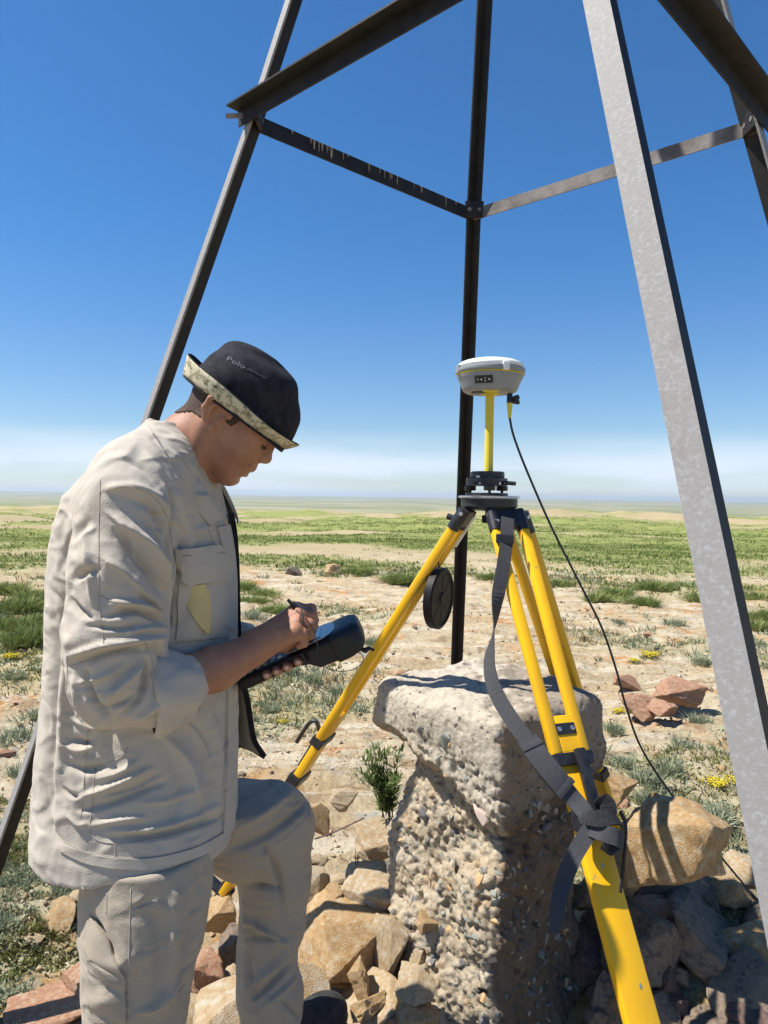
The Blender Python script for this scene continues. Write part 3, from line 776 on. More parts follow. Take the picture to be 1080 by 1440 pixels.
LEG = {}
for name, top, tip in legs_def:
    a = unit(tip - top); rad = unit((tip - top) * [1, 1, 0])
    t = unit(np.cross(up, rad)); n = unit(np.cross(t, a))
    if n @ rad < 0: n = -n
    if t[0] < 0 and name != 'left': t = -t
    L = np.linalg.norm(tip - top); LEG[name] = (top, tip, a, t, n, L)
    leg = mk('leg', np.zeros((0, 3)), [], None, tripod) if False else None
    W = 0.098
    split = {'near': param_at(top, tip, 1062), 'left': 0.52, 'right': 0.52}[name]
    pos = lambda s: top + (tip - top) * s
    # hinge block and its two sockets
    mb = MB(); mb.box(top + a * 0.012 - n * 0.002, t * 0.036, n * 0.013, a * 0.026, 0.004)
    hinge = mb.build('leg_hinge', blackp, tripod)
    for s in (-1, 1):
        mb = MB(); mb.tube([top + t * s * 0.040 - a * 0.012, top + t * s * 0.0415 + a * 0.05], [0.0175, 0.0175], 20)
        mb.build('socket', blackp, hinge, angle=40)
    mb = MB(); mb.tube([top - t * 0.058 - a * 0.0, top + t * 0.058 - a * 0.0], 0.006, 10); mb.build('hinge_pin', alu, hinge, angle=40)
    # upper rails
    rails = []
    for s in (-1, 1):
        c0, c1 = top + t * s * 0.0415 + a * 0.045, pos(split) + t * s * (W / 2 - 0.014)
        ctr = (c0 + c1) / 2; ax = unit(c1 - c0)
        tt = unit(t - ax * (t @ ax))
        mb = MB(); mb.box(ctr, tt * 0.0138, n * 0.0135, ax * np.linalg.norm(c1 - c0) / 2, 0.0075)
        rails.append(mb.build('rail', yellow, tripod, angle=25))
    # cross plate and clamp
    mb = MB(); mb.box(pos(split) - a * 0.028 , t * (W / 2 - 0.026), n * 0.011, a * 0.022, 0.002); mb.build('cross_plate', yellow, tripod)
    mb = MB(); mb.box(pos(split) - a * 0.058 + n * 0.008, t * (W / 2 - 0.024), n * 0.006, a * 0.013, 0.0015); tab = mb.build('clamp_tab', blackp, tripod)
    for s in (-1, 1):
        MB().lathe(pos(split) - a * 0.058 + n * 0.014 + t * s * 0.017, [(0.0055, -0.004), (0.0055, 0.001), (0.003, 0.0025)], n, 14).build('screw', alu, tab, angle=40)
    mb = MB(); mb.box(pos(split) + a * 0.010, t * (W / 2 + 0.001), n * 0.019, a * 0.0145, 0.003); coll = mb.build('clamp_collar', blackp, tripod)
    # sliding lower leg
    c0, c1 = pos(split) - a * 0.09, tip - a * 0.10
    mb = MB(); mb.box((c0 + c1) / 2 - n * 0.002, t * 0.0355, n * 0.0125, (c1 - c0) / 2, 0.004); mb.build('lower_leg', yellow, tripod, angle=25)
    mb = MB(); mb.tube([tip - a * 0.11, tip - a * 0.045, tip - a * 0.03, tip + a * 0.03], [0.026, 0.022, 0.012, 0.003], 16); mb.build('pointed_foot', blackp, tripod, angle=40)
    mb = MB(); mb.box(tip - a * 0.085 + n * 0.04, t * 0.02, n * 0.035, a * 0.006, 0.002); mb.build('foot_step', blackp, tripod)
    if name == 'near':
        s2 = param_at(top, tip, 1152)
        mb = MB(); mb.box(pos(s2), t * 0.043, n * 0.021, a * 0.019, 0.004); mb.build('clamp_collar', blackp, tripod)
        mb = MB(); mb.box((pos(split) + pos(s2)) / 2 + n * 0.031 + t * 0.008, t * 0.0125, n * 0.009, (pos(s2) - pos(split)) * 0.56, 0.004); mb.build('clamp_lever', blackp, tripod, angle=25)
        mb = MB(); mb.tube([pos(s2) + t * 0.05 - n * 0.006, pos(s2) + t * 0.058 + n * 0.015, pos(s2) + t * 0.05 + n * 0.03], 0.006, 10); mb.build('clamp_hook', alu, tripod, angle=40)
        for q, yy in ((0.0, 1218), (0.012, 1388)):                       # chips in the paint
            s3 = param_at(top, tip, yy)
            mb = MB(); mb.prism([(-0.003, 0), (0.001, -0.006), (0.003, 0.001), (0.0, 0.007)], pos(s3) + n * 0.0100 + t * q, t, a, n * 0.0012); mb.build('paint_chip', alu, tripod)
    else:
        s2 = split + 0.105
        mb = MB(); mb.box(pos(s2), t * 0.043, n * 0.020, a * 0.018, 0.004); mb.build('clamp_collar', blackp, tripod)
        mb = MB(); mb.box(pos(split + 0.05) + n * 0.016 - t * 0.0, t * 0.008, n * 0.005, a * 0.055, 0.002); mb.build('clamp_bar', blackp, tripod)
        # thrown-open lever
        h0 = pos(split) + n * 0.022 - a * 0.01; sgn = 1
        mb = MB(); mb.tube(spline([pos(split) + n * 0.018, h0 + n * 0.022 - a * 0.008, h0 + n * 0.036 + a * 0.004, h0 + n * 0.040 + a * 0.030, h0 + n * 0.040 + a * 0.088], 16), [0.007] * 4 + [0.0065] * 12, 10)
        mb.build('clamp_lever', blackp, tripod, angle=40)
        if name == 'left':
            mb = MB(); mb.tube([top + n * 0.02 - t * 0.0 + a * 0.03, top + n * 0.04 + a * 0.036], 0.009, 12); mb.build('hinge_knob', blackp, tripod, angle=40)
            mb = MB(); mb.box(top - n * 0.026 + a * 0.045, t * 0.01, n * 0.002, a * 0.05); mb.build('hinge_plate', alu, tripod)
# knob that sticks out beside the right-hand leg
tq = LEG['right']; kp = P(846, 1052, 2.2)
MB().tube([kp + [-0.05, 0.02, 0.004], kp + [-0.005, 0, 0.004], kp + [0.014, -0.002, 0.002]], [0.014, 0.013, 0.005], 12).build('clamp_knob', blackp, tripod, angle=40)

# carrying strap, hung down the near leg
top, tip, a, t, n, L = LEG['near']
def on_leg(py, off=0.0, side=0.0):
    s = param_at(top, tip, py); return top + (tip - top) * s + n * off + t * side
def depth_at(py): return project(on_leg(py))[2]
sp = [(714, 728, -0.030), (712, 762, -0.034), (707, 800, -0.036), (699, 845, -0.034), (694, 888, -0.030), (688, 925, -0.028), (691, 955, -0.032), (703, 985, -0.040), (722, 1015, -0.05), (742, 1042, -0.055)]
pts = spline([P(x, y, depth_at(y) + dz) for x, y, dz in sp], 60)
ang = np.interp(np.linspace(0, 1, 60), [0, 0.36, 0.50, 0.62, 0.80, 1], [0.1, 0.25, 1.35, 2.1, 2.75, 3.0])
nr = np.stack([np.sin(ang) * 0.95, -np.abs(np.cos(ang)) - 0.05, 0.35 + 0 * ang], 1)
nr = np.array([np.cos(q) * np.array([0.05, -1, 0.25]) + np.sin(q) * np.array([1, 0.05, 0.2]) for q in ang])
MB().ribbon(pts, nr, 0.036, 0.0022).build('strap', webbing, tripod, smooth=False)
mb = MB(); mb.box(P(710, 758, depth_at(758) - 0.038), (0.0235, 0.0, -0.001), (0, 0.006, 0), (0.0, 0.001, 0.0125), 0.003); mb.build('strap_buckle', blackp, tripod)
mb = MB(); mb.box(P(699, 733, depth_at(733) - 0.026), (0.006, 0, 0), (0, 0.004, 0), (0, 0, 0.006), 0.001); mb.build('strap_stud', alu, tripod)
# padded lower part
pd = [(741, 1040, -0.058), (757, 1064, -0.064), (778, 1090, -0.062), (797, 1112, -0.052)]
pts = spline([P(x, y, depth_at(y) + dz) for x, y, dz in pd], 20)
pn = np.array([0.25, -1, 0.55])
MB().ribbon(pts, pn, 0.050, 0.009).build('strap_pad', webbing, tripod)
for k, (x, y, w) in enumerate(((744, 1046, 0.052), (784, 1098, 0.053))):
    i = int(k * 16) + 1
    q = pts[min(i, 17)]; q2 = pts[min(i + 2, 19)]
    MB().ribbon([q - unit(pn) * -0.0055, (q + q2) / 2 + unit(pn) * 0.006, q2 + unit(pn) * 0.0055], pn, w, 0.003).build('strap_keeper', webbing, tripod)
pts = spline([P(x, y, depth_at(y) + dz) for x, y, dz in [(794, 1108, -0.054), (808, 1125, -0.05), (822, 1142, -0.055), (828, 1156, -0.056)]], 14)
MB().ribbon(pts, pn, 0.040, 0.003).build('strap', webbing, tripod)
# the knot and loops
pts = spline([P(x, y, depth_at(y) + dz) for x, y, dz in [(815, 1140, -0.05), (816, 1158, -0.055), (828, 1166, -0.062), (845, 1158, -0.06), (856, 1140, -0.052), (852, 1128, -0.044), (845, 1136, -0.034)]], 26)
MB().ribbon(pts, np.array([0.1, -1, 0.3]), 0.036, 0.004).build('strap_knot', webbing_dk, tripod)
pts = spline([P(x, y, depth_at(y) + dz) for x, y, dz in [(826, 1150, -0.066), (840, 1152, -0.074), (858, 1148, -0.066), (868, 1150, -0.05)]], 16)
MB().ribbon(pts, np.array([0.0, -0.6, 0.9]), 0.038, 0.004).build('strap_knot', webbing_dk, tripod)
pts = spline([P(x, y, depth_at(y) + dz) for x, y, dz in [(830, 1164, -0.07), (850, 1172, -0.078), (868, 1178, -0.074), (876, 1186, -0.056), (862, 1192, -0.042), (848, 1184, -0.034)]], 28)
lnr = np.array([np.array([0.25 + 1.2 * u, -1 + 0.9 * u, 0.45 - 0.9 * u]) for u in np.linspace(0, 1, 28)])
MB().ribbon(pts, lnr, 0.034, 0.003).build('strap_loop', webbing, tripod)
pts = spline([P(x, y, depth_at(y) + dz) for x, y, dz in [(832, 1164, -0.068), (820, 1182, -0.066), (805, 1208, -0.055), (794, 1236, -0.05), (787, 1262, -0.052), (783, 1288, -0.056), (780, 1312, -0.058)]], 34)
lnr = np.array([np.array([-0.15 - 0.75 * u, -1 + 0.35 * u, 0.35 - 0.2 * u]) for u in np.linspace(0, 1, 34)])
MB().ribbon(pts, lnr, np.interp(np.linspace(0, 1, 34), [0, 0.9, 1], [0.034, 0.034, 0.026]), 0.0022).build('strap_tail', webbing, tripod)
pts = spline([P(x, y, depth_at(y) + dz) for x, y, dz in [(872, 1140, -0.03), (880, 1160, -0.028), (879, 1190, -0.026), (876, 1225, -0.03), (872, 1255, -0.03)]], 18)
MB().ribbon(pts, np.array([0.8, -0.6, 0.0]), 0.014, 0.003).build('strap_tail', webbing_dk, tripod)

# ---------------------------------------------------------------- tribrach, receiver
tb = HEAD + np.array([-0.006, 0, 0.0022])
tribrach = empty('tribrach', tb, 'black levelling tribrach screwed to the tripod head plate', 'tribrach')
def tri(r, rnd=0.35, n=60, ph=0.5):
    th = np.arange(n) * 2 * math.pi / n
    rr = r * (1 + rnd * 0.28 * np.cos(3 * (th - ph)))
    return np.stack([rr * np.cos(th), rr * np.sin(th)], 1)
ex, ey = np.array([1.0, 0, 0]), np.array([0, 1.0, 0])
MB().prism(tri(0.058), tb, ex, ey, up * 0.0075).build('base_plate', blackp, tribrach, angle=30)
for k in range(3):
    th = 0.5 + k * 2 * math.pi / 3; c = tb + np.array([math.cos(th) * 0.052, math.sin(th) * 0.052, 0.0075])
    MB().lathe(c, [(0.004, 0), (0.004, 0.006), (0.0155, 0.0065), (0.0165, 0.009), (0.0165, 0.018), (0.015, 0.019), (0.006, 0.0195), (0.006, 0.046), (0.004, 0.049)], n=22).build('foot_screw', blackp, tribrach, angle=30)
MB().prism(tri(0.056), tb + up * 0.027, ex, ey, up * 0.022).build('body', blackp, tribrach, angle=30)
MB().lathe(tb + up * 0.0492, [(0.046, 0), (0.0475, 0.002), (0.0475, 0.015), (0.044, 0.018), (0.02, 0.0185)], n=44).build('adapter', blackp, tribrach, angle=30)
MB().tube([tb + [0.045, -0.02, 0.036], tb + [0.076, -0.024, 0.034]], [0.006, 0.0055], 12).build('lock_knob', blackp, tribrach, angle=30)
MB().lathe(tb + [-0.030, -0.038, 0.0492], [(0.006, 0), (0.006, 0.005), (0.003, 0.007)], n=14).build('level_vial', alu, tribrach, angle=30)
for k in range(6):
    th = -2.4 + k * 0.33; c = tb + np.array([math.cos(th) * 0.0555, math.sin(th) * 0.0555, 0.0335])
    MB().lathe(c, [(0.0035, -0.003), (0.0035, 0.003)], (math.cos(th), math.sin(th), 0), 10).build('screw', alu if k % 3 == 1 else blackp, tribrach)

rb = tb + np.array([0.003, 0, 0.0679])
rec_b = P(686, 556, 2.0)
white_p = material('white_plastic', (0.80, 0.80, 0.78), (0.74, 0.74, 0.72), scale=8, rough=0.4, spec=0.45)
grey_p = material('grey_plastic', (0.27, 0.285, 0.305), (0.24, 0.255, 0.27), scale=12, rough=0.5, spec=0.4)
yel_p = material('yellow_plastic', (0.74, 0.60, 0.05), (0.68, 0.55, 0.05), scale=20, rough=0.4)
receiver = empty('satellite_receiver', rb, 'round white and grey satellite receiver on a yellow pole above the tribrach', 'receiver')
MB().lathe(rb, [(0.0125, 0.0), (0.0122, 0.05), (0.0122, rec_b[2] - rb[2] + 0.004)], n=28).build('pole', yel_p, receiver, angle=40)
R0 = np.array([rb[0], rb[1], rec_b[2] + 0.004])
MB().lathe(R0 + up * -0.004, [(0.022, 0), (0.024, 0.003), (0.024, 0.0065)], n=32).build('pole_collar', yel_p, receiver, angle=40)
MB().lathe(R0, [(0.058, 0.0005), (0.068, 0.002), (0.0745, 0.006), (0.078, 0.013), (0.0825, 0.025), (0.0875, 0.036), (0.0915, 0.043), (0.0925, 0.048)], n=64).build('housing', grey_p, receiver, angle=35)
MB().lathe(R0, [(0.0925, 0.0489), (0.0938, 0.0497), (0.0942, 0.0510), (0.093, 0.0520)], n=64).build('trim_ring', yel_p, receiver, angle=35)
MB().lathe(R0, [(0.0930, 0.0526), (0.0960, 0.055), (0.0975, 0.060), (0.0965, 0.0665), (0.091, 0.0695)], n=64).build('bumper', grey_p, receiver, angle=35)
MB().lathe(R0, [(0.0930, 0.0690), (0.0925, 0.0775), (0.084, 0.084), (0.073, 0.0885), (0.056, 0.0925), (0.035, 0.095), (0.014, 0.096), (0.004, 0.096)], n=64).build('dome', white_p, receiver, smooth=True)
for th in (-1.25, -2.9, 0.1, 1.9):
    dr_ = np.array([math.cos(th), math.sin(th), 0]); sd = np.array([-dr_[1], dr_[0], 0])
    MB().box(R0 + dr_ * 0.0915 + up * 0.063, dr_ * 0.0065, sd * 0.010, up * 0.012, 0.003).build('latch', white_p if th == -1.25 else grey_p, receiver)
# the small status panel with its lamps and icons
th = -1.92; dr_ = np.array([math.cos(th), math.sin(th), 0]); sd = np.array([-dr_[1], dr_[0], 0]); sl_ = unit(up * 0.93 + dr_ * 0.36); nf = unit(dr_ * 0.93 - up * 0.36)
pc = R0 + dr_ * 0.0832 + up * 0.0275
panel = MB().box(pc, sd * 0.0245, nf * 0.002, sl_ * 0.0105, 0.001).build('status_panel', blackp, receiver)
for k, (u, w, hh) in enumerate(((-0.016, 0.0016, 0.0035), (-0.006, 0.0022, 0.0022), (0.0045, 0.0016, 0.0022), (0.0045, 0.0016, 0.0012), (0.0155, 0.0024, 0.0024))):
    zz = [0.0, 0.0, 0.0035, -0.0035, 0.0][k]
    MB().lathe(pc + sd * u + sl_ * zz + nf * 0.0020, [(w, 0), (w, 0.0008)], nf, 10).build('status_lamp', white_p, panel)
MB().lathe(R0 + [-0.035, -0.02, -0.003], [(0.018, 0), (0.02, 0.002), (0.02, 0.005)], n=24).build('battery_latch', blackp, receiver)
MB().box(R0 + [-0.005, -0.05, 0.0], (0.02, 0, 0), (0, 0.012, 0.0), (0, 0, 0.002), 0.001).build('battery_latch', yel_p, receiver)
# cable with its plug
plug_top = P(717, 560, 1.945); plug_bot = P(716.5, 588, 1.945)
cable = empty('data_cable', plug_bot, 'thin dark cable hanging from the receiver down to the stones by the steel post', 'cable')
rubber = material('dark_rubber', (0.018, 0.028, 0.030), (0.03, 0.04, 0.04), scale=60, rough=0.5)
MB().tube([plug_top + [0, 0.004, 0.012], plug_top, P(717, 567, 1.945)], [0.0075, 0.0085, 0.0085], 14).build('connector', blackp, cable, angle=40)
MB().tube([P(717, 566, 1.945), P(716.8, 578, 1.945), plug_bot], [0.0085, 0.0062, 0.0042], 14).build('strain_relief', yel_p, cable, angle=40)
for k, (dx, dz) in enumerate(((0.013, 0.004), (0.018, 0.0), (0.012, -0.006), (0.021, 0.007), (0.022, -0.006))):
    MB().lathe(P(717, 562, 1.945) + [dx, -0.004 + 0.002 * k, dz], [(0.002, -0.006), (0.006, -0.004), (0.006, 0.004), (0.002, 0.006)], (0.3, 0.5, 0.6 - 0.3 * k), 10).build('dust_cap', blackp, cable, angle=40)
cp = [(716.5, 586, 1.945), (722, 612, 1.945), (740, 660, 1.95), (775, 740, 1.97), (815, 820, 1.99), (846, 882, 2.01), (866, 940, 2.02), (880, 992, 2.03), (902, 1052, 2.05), (945, 1118, 2.08), (1000, 1188, 2.12), (1062, 1262, 2.10), (1100, 1300, 2.09)]
MB().tube(spline([P(*q) for q in cp], 120), 0.0032, 10).build('lead', rubber, cable, angle=60)

# round black case hung from the left leg
dc = P(617, 841, 2.02); dn = unit([0.86, -0.44, -0.05]); 
case = empty('round_case', dc, 'round flat black case hanging by a loop under the tripod head', 'case')
black_s = material('satin_black', (0.006, 0.006, 0.007), (0.011, 0.011, 0.013), scale=30, rough=0.55, spec=0.25)
MB().lathe(dc - dn * 0.014, [(0.080, 0), (0.0875, 0.004), (0.0875, 0.024), (0.082, 0.028), (0.076, 0.028), (0.074, 0.0245), (0.02, 0.0245), (0.016, 0.029), (0.004, 0.029)], dn, 56).build('shell', black_s, case, angle=30)
ca = unit(np.cross(dn, up)); cb = np.cross(ca, dn)
for k in range(8):
    th = k * math.pi / 4; q = ca * math.cos(th) + cb * math.sin(th)
    MB().box(dc + dn * 0.0102 + q * 0.046, q * 0.022, np.cross(dn, q) * 0.0022, dn * 0.0012, 0.0006).build('rib', black_s, case)
MB().tube([dc + up * 0.085, dc + up * 0.092 + [0.0, 0, 0], P(614, 786, 2.01)], 0.0025, 8).build('hanging_cord', blackp, case)
MB().tube([dc + up * 0.082 - ca * 0.012, P(608, 797, 2.01)], 0.002, 8).build('hanging_clip', alu, case)
MB().box(dc + up * 0.05 - dn * 0.03 , dn * 0.022, ca * 0.01, up * 0.006, 0.002).build('belt_clip', black_s, case)
# ---------------------------------------------------------------- the man
DM = 1.43                                                            # distance of his middle
def cloth_material(name, c1, c2, c3):
    m = material(name, c1, c2, scale=6, detail=8, rough=0.93, spec=0.10, c3=c3, scale3=3.0, lo3=0.45, hi3=0.75)
    N, L = m.node_tree.nodes, m.node_tree.links; bs = N['Principled BSDF']; bs.inputs['Sheen Weight'].default_value = 0.15
    vec = N.new('ShaderNodeTexCoord').outputs['Object']
    mp = N.new('ShaderNodeMapping'); mp.inputs['Rotation'].default_value = (0.3, 0.9, 0.2); mp.inputs['Scale'].default_value = (1.0, 1.0, 1.9); L.new(vec, mp.inputs[0])
    r = N.new('ShaderNodeTexNoise'); r.noise_type = 'RIDGED_MULTIFRACTAL'; r.normalize = True
    for k, v in (('Scale', 13.0), ('Detail', 4.0), ('Roughness', 0.5), ('Distortion', 0.7)): r.inputs[k].default_value = v
    L.new(mp.outputs[0], r.inputs['Vector'])
    b1 = N.new('ShaderNodeBump'); b1.inputs['Strength'].default_value = 0.7; b1.inputs['Distance'].default_value = 0.017; L.new(r.outputs['Fac'], b1.inputs['Height'])
    w = N.new('ShaderNodeTexNoise'); w.inputs['Scale'].default_value = 380; w.inputs['Detail'].default_value = 3; L.new(vec, w.inputs['Vector'])
    b2 = N.new('ShaderNodeBump'); b2.inputs['Strength'].default_value = 0.35; b2.inputs['Distance'].default_value = 0.003; L.new(w.outputs['Fac'], b2.inputs['Height'])
    L.new(b1.outputs[0], b2.inputs['Normal']); L.new(b2.outputs[0], bs.inputs['Normal'])
    return m
cloth = cloth_material('stone_cotton', (0.47, 0.415, 0.345), (0.42, 0.37, 0.305), (0.51, 0.46, 0.395))
cloth_tr = cloth_material('trouser_cotton', (0.39, 0.33, 0.255), (0.345, 0.29, 0.22), (0.42, 0.365, 0.29))
cloth_in = material('jacket_lining', (0.30, 0.265, 0.215), (0.26, 0.23, 0.185), scale=9, rough=0.95, spec=0.1, bump=0.2, bscale=300, bdist=0.003)
thread = material('seam_thread', (0.42, 0.365, 0.30), (0.34, 0.295, 0.24), scale=60, rough=0.95)
blackc = material('black_cloth', (0.011, 0.011, 0.013), (0.022, 0.022, 0.026), scale=40, rough=0.9, spec=0.15, bump=0.3, bscale=500, bdist=0.002)
foot_ref = P(192, 1440, 1.30)
person = empty('person', (foot_ref[0], 1.38, 0.0), 'man in pale stone work jacket and trousers with black bucket hat reading a handheld controller', 'person')

# ---- jacket
def section(py, xl, xr, b, cy):
    dl, dr_ = ray(xl, py), ray(xr, py); ml, mr = dl[0] / dl[1], dr_[0] / dr_[1]
    lo, hi = 0.001, 1.0
    for _ in range(50):
        a = (lo + hi) / 2
        if math.sqrt(a * a + ml * ml * b * b) + math.sqrt(a * a + mr * mr * b * b) < (mr - ml) * cy: lo = a
        else: hi = a
    cx = ml * cy + math.sqrt(a * a + ml * ml * b * b)
    return (CAM_H + (dl[2] + dr_[2]) / (dl[1] + dr_[1]) * cy, cx, cy, a, b)
rows = [(604, 205, 258, .060), (620, 184, 270, .095), (640, 158, 284, .130), (660, 134, 296, .155), (680, 112, 306, .170), (700, 92, 313, .180), (740, 78, 322, .178), (780, 71, 328, .174),
        (850, 67, 331, .170), (900, 66, 332, .170), (950, 63, 333, .172), (1000, 58, 333, .178), (1050, 53, 333, .188), (1100, 48, 332, .200), (1150, 47, 331, .214), (1200, 49, 330, .219), (1260, 52, 328, .221)]
sec = np.array(sorted(section(p, l, r, b, DM) for p, l, r, b in rows))
HEM = 0.775
jl = Vol((-0.78, 1.06, HEM - 0.03), (-0.22, 1.80, 1.62), 0.0036)
X, Y, Z = jl.grid((slice(None),) * 3)
zz = Z.ravel()
cx, cyv, aa, bb = [np.interp(zz, sec[:, 0], sec[:, i])[None, None, :].astype(np.float32) for i in (1, 2, 3, 4)]
topz = float(sec[-1, 0])
ne = 2.35
rho = (np.abs((X - cx) / aa) ** ne + np.abs((Y - cyv) / bb) ** ne) ** (1 / ne)
d = (rho - 1) * np.minimum(aa, bb)
d = np.maximum(d, Z - topz)
jl.d = d.astype(np.float32)
mirror = lambda q: np.array([q[0], 2 * DM - q[1], q[2]])
sh = [P(232, 640, 1.375), P(195, 676, 1.29), P(183, 716, 1.252)]
jl.chain(sh, [.045, .066, .084], 0.06); jl.chain([mirror(q) for q in sh], [.045, .066, .084], 0.06)
arm = [P(184, 712, 1.250), P(172, 800, 1.228), P(165, 885, 1.216), P(166, 957, 1.218)]
jl.chain(arm, [.086, .087, .085, .079], 0.010)
fore = [P(166, 957, 1.218), P(215, 968, 1.230), P(252, 962, 1.256)]
jl.chain(fore, [.078, .064, .052], 0.010)
far_arm = [P(200, 712, 1.615), P(220, 800, 1.635), P(245, 885, 1.64), P(300, 925, 1.60), P(338, 905, 1.55)]
jl.chain(far_arm, [.084, .083, .075, .058, .048], 0.018)
hem_z = HEM + 0.006 * np.sin(X * 25) + 0.004 * np.sin(Y * 31)
jl.d = np.maximum(jl.d, (hem_z - Z).astype(np.float32))
jv, jf = jl.mesh(); jv = relax(jv, jf, 2)

def poly_dist(px, py, pts):
    """signed distance in pixels to a polyline, and where along it"""
    best = np.full(px.shape, 1e9); sgn = np.ones(px.shape); al = np.zeros(px.shape)
    m = len(pts) - 1
    for i in range(m):
        ax_, ay_ = pts[i]; bx, by = pts[i + 1]; dx, dy = bx - ax_, by - ay_; L2 = dx * dx + dy * dy
        t = np.clip(((px - ax_) * dx + (py - ay_) * dy) / L2, 0, 1)
        ex_, ey_ = px - ax_ - t * dx, py - ay_ - t * dy; dd = np.hypot(ex_, ey_)
        k = dd < best; best[k] = dd[k]; sgn[k] = np.sign(dx * ey_ - dy * ex_)[k]; al[k] = (i + t[k]) / m
    return best * np.where(sgn == 0, 1, sgn), al

def sculpt(v, f, strokes, extra=None):
    """press and raise folds along strokes drawn on the side that faces the viewer"""
    for it in range(1):
        n = normals(v, f); px, py, _ = project(v); view = v - CAMP; view /= np.linalg.norm(view, axis=1)[:, None]
        w = np.clip(-(n * view).sum(1) * 1.6, 0, 1)
        disp = np.zeros(len(v))
        for pts, s1, s2, amp in strokes:
            pts = spline(np.array(pts, float), max(8, 4 * len(pts))) if len(pts) > 2 else np.array(pts, float)
            x0, y0 = pts.min(0) - 45; x1, y1 = pts.max(0) + 45
            m = (px > x0) & (px < x1) & (py > y0) & (py < y1) & (w > 0)
            if not m.any(): continue
            dd, al = poly_dist(px[m], py[m], pts)
            sg = np.where(dd > 0, s1, s2)
            disp[m] += 1.5 * amp * np.exp(-(dd / (sg * 0.8)) ** 2) * np.sin(np.pi * np.clip(al * 0.9 + 0.05, 0, 1)) ** 0.6 * w[m]
        if extra is not None: disp = disp + extra(v)
        v = v + n * disp[:, None]
    return v

def wrinkle(v):
    a = 0.0030 * fbm(v[:, 0] * 13, v[:, 1] * 13, v[:, 2] * 9, 2) + 0.0016 * fbm(v[:, 0] * 34 + 4, v[:, 1] * 34, v[:, 2] * 22, 2)
    r = 1 - np.abs(pnoise(v[:, 0] * 17 + 0.4 * v[:, 2] * 17, v[:, 1] * 17, v[:, 2] * 23))
    return a + 0.0012 * (np.clip(r, 0, 1) ** 5 - 0.25)

